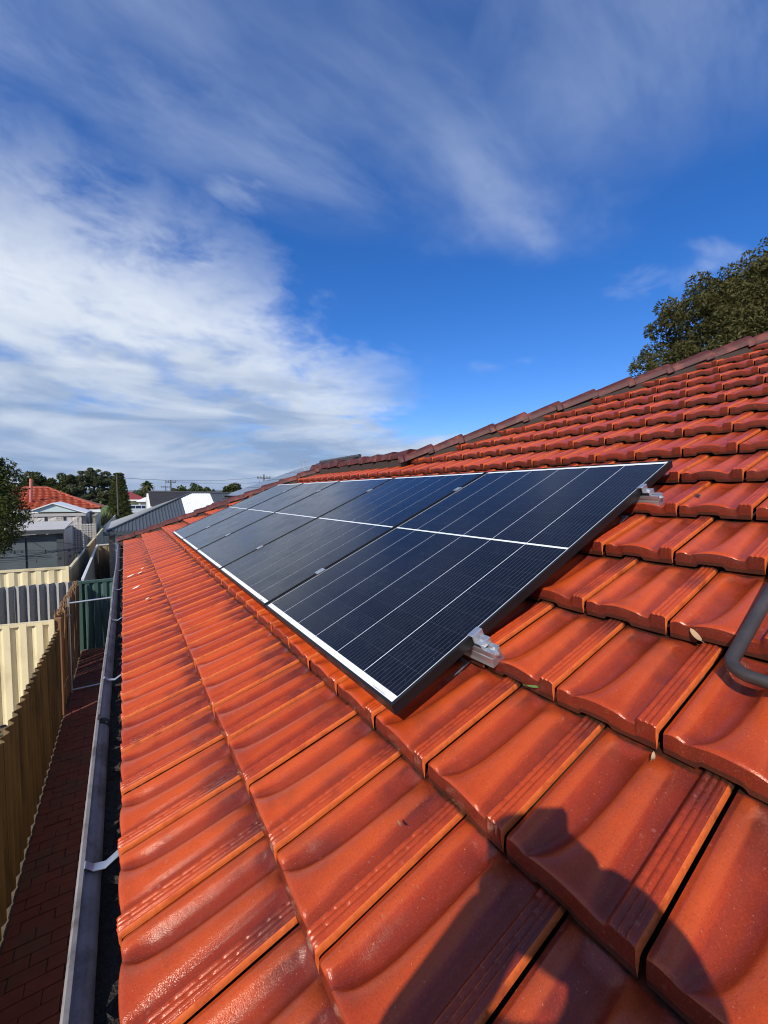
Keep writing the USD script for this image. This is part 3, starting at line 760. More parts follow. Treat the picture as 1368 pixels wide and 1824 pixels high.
def make_rail(q, label):
    y_end = P0[1] - 0.066
    m = RT.copy(); m[3, :3] = P0 + UPS * q + EAVE * (y_end - P0[1])
    t = thing('mounting_rail', label, 'mounting rail', group=None, matrix=m)
    K = dict(world=False)
    LEN = 5 * PITCH_W + 0.10
    # extruded rail: a channelled section (x across, z down from the underside of the frames)
    sec = [(-.020, -.037), (-.006, -.037), (-.006, -.046), (.006, -.046), (.006, -.037), (.020, -.037), (.020, -.052), (.014, -.056), (.020, -.060), (.022, -.078), (.026, -.086), (-.026, -.086), (-.022, -.078), (-.020, -.060), (-.014, -.056), (-.020, -.052)]
    obj('rail_extrusion', prism([(x, z) for x, z in sec], 'y', 0, LEN), M['alu'], t, **K)
    # end clamp: a stepped block gripping the frame, bolt and channel nut
    ye = 0.066
    obj('end_clamp', [rbox(-.022, .022, ye - 0.012, ye + 0.010, 0.0005, 0.0045, .001), rbox(-.022, .022, ye - 0.013, ye - 0.0085, -.022, 0.004, .001), rbox(-.022, .022, ye - 0.034, ye - 0.0135, -.022, -.0175, .001), rbox(-.022, .022, ye - 0.037, ye - 0.0335, -.036, -.018, .001)], M['alu'], t, **K)
    a_ = np.linspace(0, 2 * np.pi, 6, endpoint=False)
    hexp = lambda r, y0, y1, z: hull([(r * math.cos(w), y, z + r * math.sin(w)) for w in a_ for y in (y0, y1)])
    obj('clamp_bolt', [hull([(0.0075 * math.cos(w), ye - 0.024 + 0.0075 * math.sin(w), z) for w in a_ for z in (-.0175, -.0105)])], M['galv'], t, **K)
    obj('rail_bolt', [hexp(0.0085, -0.008, 0.000, -0.050), hexp(0.0045, -0.013, -0.008, -0.050), rbox(-.016, .016, -.004, -.001, -.062, -.038, .001)], M['galv'], t, **K)
    for k in range(1, 5):
        yc = 0.066 + k * PITCH_W - (PITCH_W - PANEL_W) / 2
        obj('mid_clamp', [rbox(-.025, .025, yc - 0.020, yc + 0.020, 0.0006, 0.0050, .001), rbox(-.025, .025, yc - 0.0085, yc + 0.0085, -.035, 0.0004, .001), hull([(0.007 * math.cos(w), yc + 0.007 * math.sin(w), z) for w in a_ for z in (.0052, .010)])], M['alu'], t, **K)
    for yk in (0.14, 1.45, 2.7, 3.95, 5.2):
        obj('roof_hook', [rbox(-.004, .004, yk - .018, yk + .018, -.125, -.087, .001), rbox(-.14, .004, yk - .018, yk + .018, -.128, -.122, .001)], M['galv'], t, **K)
    return t


make_rail(0.335, 'lower aluminium mounting rail whose end clamp sticks out near the panel corner')
make_rail(1.435, 'upper aluminium mounting rail whose end clamp sticks out under the panel top corner')

# the bent bar lying over the tiles at the right
bar = thing('bent_steel_bar', 'dark grey bent steel bar lying over the tiles at the right edge', 'steel bar', tuple(roof(0.55, 0.33)))
br = 0.0138; yb_ = 0.318; corner = 0.045
path = [roof(q, yb_, 0.066 + 0.01 * (q - 0.55)) for q in np.linspace(1.75, 0.60, 24)]
for a_ in np.linspace(0, math.pi / 2, 9): path.append(roof(0.588 - corner * math.sin(a_) + 0.0, yb_ - corner + corner * math.cos(a_), 0.066))
path += [roof(0.543 - 0.02 * w, yb_ - corner - 0.40 * w, 0.066) for w in np.linspace(0.05, 1, 16)]
obj('bar', tube(path, br, 20), M['steel'], bar, smooth=60)
obj('bar_foot', tube([roof(1.70, yb_, 0.066), roof(1.70, yb_, 0.02)], 0.012, 10), M['steel'], bar, smooth=60)


# fallen leaves
def leaf(u_, v_, L, W, ang, mat, label, lift=0.034, curl=0.2, tilt=0.0):
    r_ = pixdir(u_, v_); o_ = EYE + r_ * ((P0 - NRM * (TOFF - lift) - EYE) @ NRM / (r_ @ NRM))
    n = 9; t = np.linspace(-1, 1, n); w = W * np.sqrt(np.clip(1 - np.abs(t) ** 1.7, 0, 1)) / 2
    d = math.cos(ang) * UPS + math.sin(ang) * EAVE; s = np.cross(NRM, d)
    zz = curl * L * 0.5 * t ** 2
    mid = o_ + (t * L / 2)[:, None] * d + (zz + 0.003)[:, None] * NRM + (tilt * t * L)[:, None] * NRM
    up_ = mid + w[:, None] * s + (0.25 * w)[:, None] * NRM; dn = mid - w[:, None] * s + (0.25 * w)[:, None] * NRM
    P = np.stack([up_, mid, dn], 1); v1, f1 = grid(P); v2, f2 = grid(P - NRM * 0.0006)
    th = thing('fallen_leaf', label, 'leaf', tuple(o_))
    obj('blade', (np.vstack([v1, v2]), np.vstack([f1, f2[:, ::-1] + len(v1)])), mat, th, smooth=50)
    obj('stalk', tube([mid[0], mid[0] - d * L * 0.22 + NRM * 0.002], 0.0007, 5), mat, th)


leaf(1240, 1134, 0.040, 0.014, 0.9, M['dryleaf'], 'pale dry leaf on the tile edge left of the bent bar', lift=0.026, tilt=0.15)
leaf(952, 1225, 0.038, 0.009, -0.9, M['greenleaf'], 'small green leaf on a tile front below the panel clamp', lift=0.02, tilt=-0.1)
leaf(1164, 1351, 0.020, 0.007, 0.2, M['dryleaf'], 'tiny curled pale leaf in the joint under the tile right of centre', lift=0.012, curl=0.6)
leaf(713, 1470, 0.016, 0.005, 1.5, M['timber'], 'tiny brown curled leaf on a tile at lower centre', lift=0.036, curl=0.6)
leaf(1243, 884, 0.030, 0.016, 0.8, M['hair'], 'small black leaf on a tile right of the upper clamp', lift=0.036, curl=0.1)

# ------------------------------------------------------------------ ground
def disc(r, z, n=64, cx=0, cy=0):
    a = np.linspace(0, 2 * np.pi, n, endpoint=False)
    v = np.vstack([[cx, cy, z], np.stack([cx + r * np.cos(a), cy + r * np.sin(a), np.full(n, z)], 1)])
    i = np.arange(n); return v, np.stack([np.zeros(n, int), i + 1, (i + 1) % n + 1], 1)


def sheet(x0, x1, y0, y1, z):
    return np.array([[x0, y0, z], [x1, y0, z], [x1, y1, z], [x0, y1, z]]), np.array([[0, 1, 2], [0, 2, 3]])


obj('ground', disc(7300, -0.05), M['lawn'], kind='structure')
obj('yard_soil', sheet(-9, 9, -4, 30, -0.046), M['soil'], kind='structure')
path_ = thing('paved_path', None, None, (-0.5, 4, 0), kind='structure')
obj('sand_bed', box(-0.92, 0.44, -3, 9.6, -0.04, -0.016), M['soil'], path_)
pr = np.random.default_rng(3)
pw, pl = 0.115, 0.23
for j in range(85):
    y = 1.6 + j * pw
    for i in range(-1, 6):
        x = -0.93 + (i + 0.5 * (j % 2)) * pl
        x0, x1 = max(x, -0.90), min(x + pl, 0.1)
        if x1 - x0 < 0.04: continue
        dz = pr.normal() * 0.0025
        b_ = rbox(x0 + .003, x1 - .003, y + .003, y + pw - .002, -0.02, 0.0 + dz, 0.003)
        obj('paver', b_, M['paver'], path_)
obj('street', sheet(-60, 60, 62, 70, -0.04), M['asphalt'], kind='structure')
obj('driveway', sheet(0.2, 2.2, 24, 61.8, -0.042), M['concrete'], kind='structure')

# ------------------------------------------------------------------ fences
def run_fence(name, label, a, b, z1, mats, period=0.2, amp=0.03, sheet_w=0.9, kind='trap', cap=True, z0=0.0, posts=(), thick=0.006, group=None, wob=0.0, capsize=0.04):
    a = np.array([*a, 0.0]); b = np.array([*b, 0.0]); d = b - a; L = np.linalg.norm(d); d /= L; nrm = np.array([-d[1], d[0], 0])
    t = thing(name, label, 'fence', tuple(a), group=group)
    m_sheet, m_cap = mats
    n = max(1, int(round(L / sheet_w)))
    r = np.random.default_rng(int(abs(a[0] * 1000 + a[1] * 77)))
    for k in range(n):
        s0, s1 = L * k / n, L * (k + 1) / n - 0.004
        if kind == 'sine': s = np.arange(s0, s1, period / 10); s = np.r_[s, s1]; off = amp * np.sin(2 * np.pi * s / period)
        else:
            ph = np.array([0, 0.22, 0.44, 0.60, 0.82, 1.0]); vals = np.array([0, 0, 1, 1, 0, 0.0])
            ss = (np.arange(int(s0 / period), int(s1 / period) + 1)[:, None] + ph[None, :]).ravel() * period
            s = np.r_[s0, np.unique(ss[(ss > s0) & (ss < s1)]), s1]; off = amp * np.interp((s / period) % 1.0, ph, vals)
        dz = wob * r.normal()
        top = z1 + dz
        zs = np.linspace(z0, top, 5 if kind == 'sine' else 2)
        lean = 0.006 * r.normal()
        sides = []
        for th in (0.0, thick):
            P = a + s[:, None, None] * d + (off[:, None, None] + th + lean * (zs[None, :, None] / z1)) * nrm + zs[None, :, None] * np.array([0, 0, 1.0])
            sides.append(P)
        v1, f1 = grid(sides[0]); v2, f2 = grid(sides[1]); v3, f3 = grid(np.stack([sides[0][:, -1], sides[1][:, -1]], 1)); 
        e = [grid(np.stack([sides[0][i], sides[1][i]], 1)) for i in (0, -1)]
        obj('fence_sheet', merged([(v1, f1), (v2, f2[:, ::-1]), (v3, f3), e[0], (e[1][0], e[1][1][:, ::-1])]), m_sheet, t, smooth=30 if kind == 'sine' else False)
    if cap:
        c0, c1 = capsize * 0.6, capsize
        u = np.array([[-.012, -c1], [-.012 - c0 * .2, 0], [amp + .012 + c0 * .2, 0], [amp + .012, -c1]])
        P = np.stack([a + w * L * d + u[:, :1] * nrm + (z1 + u[:, 1:]) * np.array([0, 0, 1.0]) for w in (0, 1)], 0)
        obj('cap_rail', hull(np.vstack([P.reshape(-1, 3), ])), m_cap, t)
    for w in posts:
        c = a + w * d
        pts = [c + sx_ * 0.035 * d + sy_ * nrm + z * np.array([0, 0, 1.0]) for sx_ in (-1, 1) for sy_ in (-0.02, amp + 0.018) for z in (0, z1 + 0.006)]
        obj('fence_post', hull(pts), m_cap, t)
    return t


run_fence('cement_sheet_fence', 'brown stained corrugated cement fence with scalloped top along the paved side path', (-0.945, 8.1), (-0.965, -2.4), 1.46, (M['stained'], M['stained']), period=0.172, amp=0.024, sheet_w=1.15, kind='sine', cap=False, thick=0.010, wob=0.008)
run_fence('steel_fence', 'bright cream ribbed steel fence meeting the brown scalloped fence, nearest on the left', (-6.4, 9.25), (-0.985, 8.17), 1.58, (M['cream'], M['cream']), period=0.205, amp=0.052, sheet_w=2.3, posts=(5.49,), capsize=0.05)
run_fence('corrugated_fence', 'grey corrugated cement fence with black shaded troughs between two cream fences', (-6.4, 11.95), (-1.0, 11.62), 1.58, (M['asbestos'], M['asbestos']), period=0.172, amp=0.066, sheet_w=1.05, kind='sine', cap=False, thick=0.010)
run_fence('steel_fence', 'pale cream steel fence behind the grey corrugated fence, in front of the clothes line', (-7.0, 14.2), (-1.28, 13.42), 1.68, (M['cream'], M['cream']), period=0.27, amp=0.035, sheet_w=2.3, posts=(5.74,), capsize=0.06)
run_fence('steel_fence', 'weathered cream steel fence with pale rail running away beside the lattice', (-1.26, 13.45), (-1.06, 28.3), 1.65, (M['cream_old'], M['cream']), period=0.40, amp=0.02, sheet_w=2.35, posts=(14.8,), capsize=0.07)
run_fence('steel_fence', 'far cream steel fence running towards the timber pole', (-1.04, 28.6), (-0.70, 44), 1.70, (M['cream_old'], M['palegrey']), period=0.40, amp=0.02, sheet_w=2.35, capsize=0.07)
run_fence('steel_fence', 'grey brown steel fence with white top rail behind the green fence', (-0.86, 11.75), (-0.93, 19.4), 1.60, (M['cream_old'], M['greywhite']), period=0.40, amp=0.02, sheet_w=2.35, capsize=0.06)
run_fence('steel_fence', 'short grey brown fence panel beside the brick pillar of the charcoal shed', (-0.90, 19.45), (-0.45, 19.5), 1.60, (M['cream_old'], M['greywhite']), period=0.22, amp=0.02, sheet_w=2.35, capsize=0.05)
gf = run_fence('green_steel_fence', 'dark green ribbed steel fence closing the side path, half in shade', (-0.93, 11.42), (0.62, 11.42), 1.60, (M['greenmetal'], M['greenmetal']), period=0.165, amp=0.035, sheet_w=0.78, posts=(0.03,), capsize=0.06)
br_ = thing('brushwood_fence', 'brown brushwood fence of thin sticks beyond the timber post beside the path', 'fence', (-0.95, 9.8, 0))
sr_ = np.random.default_rng(11); st = []
for i in range(420):
    y = 8.33 + sr_.uniform(0, 2.98); x = -0.955 + sr_.normal() * 0.016
    h = 1.66 - 0.06 * abs(sr_.normal()); ln = sr_.normal() * 0.02
    st.append(tube([(x, y, 0), (x + ln * .5, y + ln, h * .5), (x + ln, y + 2 * ln, h)], 0.007 + 0.004 * sr_.random(), 4))
obj('brushwood_sticks', st, M['brush'], br_, kind='stuff')
for z in (0.35, 1.2): obj('fence_wire', tube([(-0.925, 8.3, z), (-0.925, 11.35, z)], 0.004, 5), M['galv'], br_)
obj('fence_post', rbox(-1.00, -0.90, 8.18, 8.28, 0, 1.60, .006), M['timber'], br_)
gt = thing('gate_frame', 'galvanised tube gate frame across the side path before the green fence', 'gate', (-0.5, 9.05, 0))
for nm, pts in (('upright', [(-0.885, 9.05, 0), (-0.885, 9.05, 1.74)]), ('upright', [(-0.13, 9.05, 0), (-0.13, 9.05, 1.72)]), ('cross_bar', [(-0.87, 9.05, 1.64), (-0.145, 9.05, 1.66)]), ('cross_bar', [(-0.87, 9.05, 0.05), (-0.145, 9.05, 0.06)])):
    obj(nm, tube(pts, 0.017, 10), M['galv'], gt, smooth=60)
obj('hinge', rbox(-0.935, -0.865, 9.03, 9.07, 1.40, 1.44, .004), M['galv'], gt)


# ------------------------------------------------------------------ plants and trees
def leaves(centres, radii, n, size, seed, squash=1.0, dens=0.75, droop=0.0):
    """Leaf-sized blades through uneven clumps: most near the clumps' outsides."""
    r = np.random.default_rng(seed); centres = np.asarray(centres, float); radii = np.asarray(radii, float)
    w = radii ** 2; idx = r.choice(len(centres), n, p=w / w.sum())
    d = r.normal(size=(n, 3)); d /= np.linalg.norm(d, axis=1, keepdims=True)
    rad = r.random(n) ** (1 / 3) * (1 - dens) + dens * (0.72 + 0.30 * r.random(n))
    lump = 0.72 + 0.55 * meshkit.fbm(d * 2.3 + idx[:, None] * 7.1, 3, seed)
    c = centres[idx] + d * (rad * radii[idx] * lump)[:, None] * np.array([1, 1, squash])
    t = r.normal(size=(n, 3)) + 0.8 * d; t[:, 2] -= droop; t /= np.linalg.norm(t, axis=1, keepdims=True)
    b = np.cross(t, r.normal(size=(n, 3))); b /= np.linalg.norm(b, axis=1, keepdims=True)
    L = size * r.uniform(0.6, 1.3, n)[:, None]; W = L * 0.36
    v = np.stack([c - t * L * .5, c + b * W * .5, c + t * L * .5, c - b * W * .5], 1).reshape(-1, 3)
    i = np.arange(n)[:, None] * 4
    return v, np.vstack([i + [0, 1, 2], i + [0, 2, 3]])


def scatter(cs, rs, n, seed, r=(0.24, 0.46), shell=0.55):
    """Small clumps spread through larger lobes, so that a crown has an uneven outline and gaps."""
    g_ = np.random.default_rng(seed); cs, rs = np.asarray(cs, float), np.asarray(rs, float)
    k = g_.choice(len(cs), n, p=rs ** 2 / (rs ** 2).sum()); d = g_.normal(size=(n, 3)); d /= np.linalg.norm(d, axis=1, keepdims=True)
    q = cs[k] + d * (rs[k] * (shell + (1.02 - shell) * g_.random(n)))[:, None]
    return q, rs[k] * g_.uniform(*r, n)


def limbs(base, top, targets, r0, seed):
    r = np.random.default_rng(seed); out = []
    base, top = np.asarray(base, float), np.asarray(top, float)
    k = np.linspace(0, 1, 7)[:, None]; P = base + (top - base) * k + 0.03 * np.linalg.norm(top - base) * np.sin(3 * k + seed) * np.array([1, .5, 0])
    out.append(tube(P, r0 * (1 - 0.5 * k[:, 0]), 8))
    for c in targets:
        c = np.asarray(c, float); s = base + (top - base) * r.uniform(0.55, 1.0); k = np.linspace(0, 1, 6)[:, None]
        Q = s + (c - s) * k; Q[:, 2] += np.sin(k[:, 0] * np.pi) * 0.08 * np.linalg.norm(c - s)
        out.append(tube(Q, r0 * 0.42 * (1 - 0.75 * k[:, 0]), 5))
    return out


def clumps(c, R, n, seed, squash=0.8, rr=(0.30, 0.5)):
    r = np.random.default_rng(seed); out, rad = [], []
    for i in range(n):
        d = r.normal(size=3); d /= np.linalg.norm(d); d[2] = d[2] * squash
        out.append(np.asarray(c) + d * np.asarray(R) * r.uniform(0.35, 0.8)); rad.append(np.mean(R) * r.uniform(*rr))
    return np.array(out), np.array(rad)


def tree(name, label, c, R, nclump, nleaf, size, mat, seed, squash=0.8, r0=0.15, rr=(0.30, 0.5), droop=0.0, group=None):
    c = np.asarray(c, float)
    t = thing(name, label, 'tree', (c[0], c[1], 0), group=group)
    cc, rad = clumps(c, R, nclump, seed, squash, rr)
    obj('trunk', limbs((c[0], c[1], -0.05), (c[0], c[1], c[2] - 0.1 * np.mean(R)), cc[:: max(1, len(cc) // 12)], r0, seed), M['bark'], t, smooth=60)
    obj('crown', leaves(*scatter(cc, rad, 110, seed + 1, (0.3, 0.55)), int(nleaf * 1.8), size, seed, 1.0, droop=droop, dens=0.5), mat, t)
    return t


# the big tree behind the roof at the right
tc = at(1420, 640, d=15.0)
rc, rrad = [], []
for (u_, v_, d_, r_) in ((1180, 648, 14.6, .75), (1200, 600, 14.8, .8), (1160, 672, 14.2, .6), (1235, 565, 15.0, .85), (1215, 655, 14.2, .8), (1270, 540, 15.2, .8), (1262, 610, 14.4, .9), (1300, 590, 14.6, .9), (1310, 500, 15.6, .75), (1345, 480, 15.8, .8), (1300, 545, 15, .7), (1345, 545, 14.8, .9), (1370, 600, 14.2, 1.0), (1330, 640, 14, 1.0), (1400, 480, 16, 1.1), (1440, 540, 15, 1.2), (1470, 460, 16, 1.3), (1500, 600, 15, 1.5), (1420, 640, 14, 1.2), (1280, 690, 14, 1.0), (1240, 720, 14, 1.0), (1400, 740, 14, 1.5), (1560, 500, 16, 1.6), (1330, 470, 16, .45), (1255, 520, 15.4, .42), (1180, 610, 15, .45), (1375, 455, 16, .5), (1128, 690, 14.2, .35), (1150, 650, 14.4, .4)):
    rc.append(at(u_, v_ + 0.11 * max(u_ - 1180, 0), d=d_)); rrad.append(r_)
bt = thing('big_tree', 'large dull olive tree rising behind the roof at the right edge', 'tree', (tc[0], tc[1], 0))
obj('trunk', limbs((tc[0], tc[1], -0.05), (tc[0], tc[1], tc[2]), rc, 0.32, 4), M['bark'], bt, smooth=60)
obj('crown', leaves(*scatter(rc, rrad, 560, 22, (0.24, 0.50)), 190000, 0.115, 21, dens=0.40), M['leaf_dull'], bt)

c_ = at(-42, 892, y=15.6)
lc, lrad = [], []
for (u_, v_, y_, r_) in ((-60, 830, 15.6, .9), (-20, 850, 15.3, .75), (-5, 825, 15.5, .45), (-40, 900, 15.4, 1.0), (5, 885, 15.2, .55), (20, 905, 15.1, .55), (0, 930, 15.0, .7), (16, 880, 15.2, .30), (22, 915, 15.1, .36), (-30, 960, 15, .8), (-5, 960, 15, .45), (-80, 880, 15.6, 1.1), (-100, 960, 15.5, 1.0), (12, 845, 15.4, .33), (18, 862, 15.4, .25), (32, 903, 15.1, .22)):
    lc.append(at(u_ - 12, v_, y=y_)); lrad.append(r_)
lt = thing('dense_tree', 'dark dense tree at the left edge in front of the flat roofed shed', 'tree', (c_[0], c_[1], 0))
obj('trunk', limbs((c_[0], c_[1], -0.05), (c_[0], c_[1], 3.0), lc, 0.16, 9), M['bark'], lt, smooth=60)
obj('crown', leaves(*scatter(lc, lrad, 230, 32, (0.22, 0.46)), 56000, 0.090, 31, dens=0.4), M['leaf_dark'], lt)

tree('round_tree', 'round dark green tree left of the spreading tree, behind the red tiled roof', at(92, 876, y=52), (2.4, 2.4, 2.0), 16, 9000, 0.30, M['leaf_dark'], 41, r0=0.25)
sc_, sr2 = [], []
for (u_, v_, r_) in ((140, 862, 1.0), (152, 850, .9), (166, 848, 1.0), (180, 852, .95), (192, 858, .9), (135, 880, 1.0), (150, 890, 1.1), (170, 888, .8), (190, 880, 1.1), (205, 890, 1.0), (160, 872, .8), (128, 893, .8)):
    sc_.append(at(u_, v_, y=52)); sr2.append(r_ * 1.0)
tt = thing('spreading_tree', 'broad spreading grey green tree in the distance left of the timber pole', 'tree', tuple(at(170, 905, y=52) * [1, 1, 0]))
bb = at(172, 905, y=52)
obj('trunk', limbs((bb[0], bb[1], -0.05), at(168, 880, y=52), sc_, 0.30, 3), M['bark'], tt, smooth=60)
obj('crown', leaves(*scatter(sc_, sr2, 230, 42, (0.2, 0.42)), 34000, 0.24, 43, squash=0.6, dens=0.5), M['leaf_grey'], tt)
# a pine of level whorls
pb = at(213, 905, y=50); pn = thing('whorled_pine', 'dark conifer with tiered branches beside the timber pole', 'tree', (pb[0], pb[1], 0))
ptop = at(212, 844, y=50)
obj('trunk', tube([(pb[0], pb[1], -.05), ptop], [0.22, 0.03], 7), M['bark'], pn)
wc, wr = [], []
for i, z in enumerate(np.linspace(0.9, ptop[2] - 0.15, 17)):
    R_ = 0.92 * (1 - (z - 1.0) / (ptop[2] - 0.6)) ** 0.8 + 0.12
    for a_ in np.linspace(0, 2 * np.pi, 7, endpoint=False) + i * 0.4:
        for w in (0.45, 0.9): wc.append((pb[0] + R_ * w * math.cos(a_), pb[1] + R_ * w * math.sin(a_), z + 0.1 * w)); wr.append(0.22 + 0.10 * R_)
obj('crown', leaves(wc, wr, 26000, 0.20, 44, squash=0.6), M['leaf_dark'], pn)
ab = at(186, 896, y=44); ag = thing('spiky_bush', 'grey green spiky leafed bush in front of the spreading tree', 'bush', (ab[0], ab[1], 0))
r_ = np.random.default_rng(8); sp = []
for i in range(420):
    d = r_.normal(size=3); d[2] = abs(d[2]) * 0.9 + 0.15; d /= np.linalg.norm(d); L = r_.uniform(0.9, 1.5)
    s_ = np.cross(d, [0, 0, 1.0]); s_ /= np.linalg.norm(s_); o = np.array([ab[0], ab[1], 0.75]) + d * 0.2
    sp.append((np.array([o - s_ * .05, o + s_ * .05, o + d * L + [0, 0, -.05]]), np.array([[0, 1, 2]])))
obj('leaf_rosette', sp, M['leaf_grey'], ag, kind='stuff')
# the palm
pb = at(262, 905, y=88); pt = at(262, 863, y=88); pm = thing('palm_tree', 'single tall palm with shaggy round head on the skyline', 'palm', (pb[0], pb[1], 0))
obj('trunk', tube([(pb[0], pb[1], -.05), (pb[0] + .1, pb[1], pt[2] * .5), pt], [0.35, 0.25, 0.28], 8), M['bark'], pm)
r_ = np.random.default_rng(18)
for i in range(80):
    a_ = i * 2.4; e_ = r_.uniform(-1.3, 1.5); L = r_.uniform(1.0, 1.4)
    d = np.array([math.cos(a_) * math.cos(e_), math.sin(a_) * math.cos(e_), math.sin(e_)]); k = np.linspace(0, 1, 6)[:, None]
    P = pt + d * L * k + np.array([0, 0, -0.55]) * k ** 2.2; s_ = np.cross(d, [0.1, 0, 1.0]); s_ /= np.linalg.norm(s_)
    w = (0.30 * np.sin(np.pi * np.clip(k * 0.85 + 0.1, 0, 1)))
    obj('frond', grid(np.stack([P - s_ * w + [0, 0, -.08], P, P + s_ * w + [0, 0, -.08]], 1)), M['leaf_dull'] if e_ < 0 else M['leaf_mid'], pm)
for (u_, v_, y_, R_, lb, mt) in ((347, 881, 95, (4.6, 3, 2.6), 'low rounded tree on the skyline above the charcoal shed ridge', 'leaf_mid'), (366, 880, 110, (3, 3, 1.8), 'small dark tree on the skyline just right of the low rounded tree', 'leaf_dark'),
                                 (240, 889, 120, (6, 4, 1.8), 'tree behind the maroon roofed house', 'leaf_mid'), (322, 880, 150, (4, 3, 2), 'tiny far tree on the skyline between the second pole and the rounded tree', 'leaf_dark'),
                                 (72, 874, 60, (3.5, 2, 1.0), 'pale green shrubbery just above the red tiled ridge', 'leaf_mid')):
    tree('far_tree', lb, at(u_, v_, y=y_), R_, 12, 3500, 0.55 if y_ > 80 else 0.35, M[mt], int(u_), r0=0.3)
gb = at(413, 884, y=48); gc, gr = [], []
for (u_, v_, r_) in ((405, 871, .42), (413, 868, .40), (420, 866, .42), (424, 872, .35), (409, 877, .38), (417, 876, .42), (400, 877, .30)):
    gc.append(at(u_, v_, y=48)); gr.append(r_ * 1.25)
gt_ = thing('gum_tree', 'thin open crowned gum tree between the shed ridge and the far solar array', 'tree', (gb[0], gb[1], 0))
obj('trunk', limbs((gb[0], gb[1], -.05), at(413, 878, y=48), gc, 0.13, 5), M['bark'], gt_)
obj('crown', leaves(gc, gr, 1500, 0.30, 51, squash=0.7), M['leaf_dark'], gt_)
cb = at(4, 1330, y=3.7)
sh = thing('small_shrub', 'yellow green shrub tips behind the scalloped fence at the left edge', 'shrub', (cb[0] - 0.1, 4.3, 0))
shc = at(-14, 1322, x=-1.16)
obj('stem', limbs((shc[0], shc[1], 0), (shc[0], shc[1], shc[2] - .1), [shc + [0, 0, .1]], 0.012, 2), M['bark'], sh)
obj('foliage', leaves([shc, shc + [-.1, .1, -.15], shc + [-.05, -.2, -.2]], [.12, .14, .15], 700, 0.05, 61), M['leaf_mid'], sh)
weeds = leaves([(-1.02, y, 0.15) for y in np.linspace(11.9, 24, 26)], [0.16] * 26, 2600, 0.10, 71)
obj('weed_strip', weeds, M['leaf_dull'], kind='stuff')

# ------------------------------------------------------------------ neighbouring buildings
def wavy(p00, p10, p11, p01, courses, waves, amp=0.02, step=0.035, per=6):
    """A tiled slope: p00->p10 along the eave, p01->p11 along the ridge; stepped courses with a wave across."""
    p00, p10, p11, p01 = (np.asarray(p, float) for p in (p00, p10, p11, p01))
    n = np.cross(p10 - p00, p01 - p00); n /= np.linalg.norm(n); n *= np.sign(n[2])
    u = np.linspace(0, 1, int(waves * per) + 1); rows = []
    for c in range(courses):
        for w, h in ((c / courses, 0.0), (c / courses + 1e-4, 1.0), ((c + 1) / courses - 2e-4, 0.0)):
            lo = p00 + (p10 - p00) * u[:, None]; hi = p01 + (p11 - p01) * u[:, None]
            rows.append(lo + (hi - lo) * w + n * (h * step + amp * np.abs(np.sin(np.pi * u * waves + 1.57 * (c % 2))))[:, None])
    return grid(np.stack(rows, 1))


def slab(pts, th=0.03):
    p = np.asarray(pts, float); n = np.cross(p[1] - p[0], p[2] - p[0]); n /= np.linalg.norm(n); n *= np.sign(n[2]) if abs(n[2]) > 1e-6 else 1
    return hull(np.vstack([p, p - n * th]))


def corr(p00, p10, p11, p01, waves, amp):
    """A ribbed steel sheet, ribs running from the p00-p10 edge to the p01-p11 edge."""
    p00, p10, p11, p01 = (np.asarray(p, float) for p in (p00, p10, p11, p01))
    n = np.cross(p10 - p00, p01 - p00); n /= np.linalg.norm(n); n *= np.sign(n[2]) if abs(n[2]) > .05 else 1
    u = np.unique(np.clip(np.r_[(np.arange(waves)[:, None] + np.array([0, .55, .62, .85, .92])).ravel() / waves, 1.0], 0, 1)); f = (u * waves) % 1.0
    h = amp * np.interp(f, [0, .55, .62, .85, .92, 1], [0, 0, 1, 1, 0, 0])
    P = np.stack([p00 + (p10 - p00) * u[:, None] + n * h[:, None], p01 + (p11 - p01) * u[:, None] + n * h[:, None]], 1)
    return grid(P)


# charcoal hip roofed shed beyond the roof corner
e0 = np.array([-0.53, 16.65, 2.30]); t_ = 3.03; ap = np.array([e0[0] + t_, e0[1] + t_, 3.62]); XR = 7.0
cs_ = thing('hip_roof_shed', 'charcoal ribbed steel hip roofed shed with white roof sheets beyond the roof corner', 'shed', (2.5, 19, 0))


def front(x, w): return np.array([x, e0[1] + t_ * w, e0[2] + (ap[2] - e0[2]) * w])


r1 = pixdir(331.6, 918); r2 = pixdir(381.6, 897)
nf = np.cross([1, 0, 0], front(0, 1) - front(0, 0)); xa = float((EYE + r1 * ((e0 - EYE) @ nf / (r1 @ nf)))[0]); xb = float((EYE + r2 * ((e0 - EYE) @ nf / (r2 @ nf)))[0])
xw0 = xa
nw = int((xw0 - e0[0]) / 0.11)
wl = (xw0 - e0[0]) / t_
vv, ff = corr(front(e0[0], 0), front(xw0, 0), front(xw0, wl), front(e0[0] + .001, 0.001), nw, 0.02)
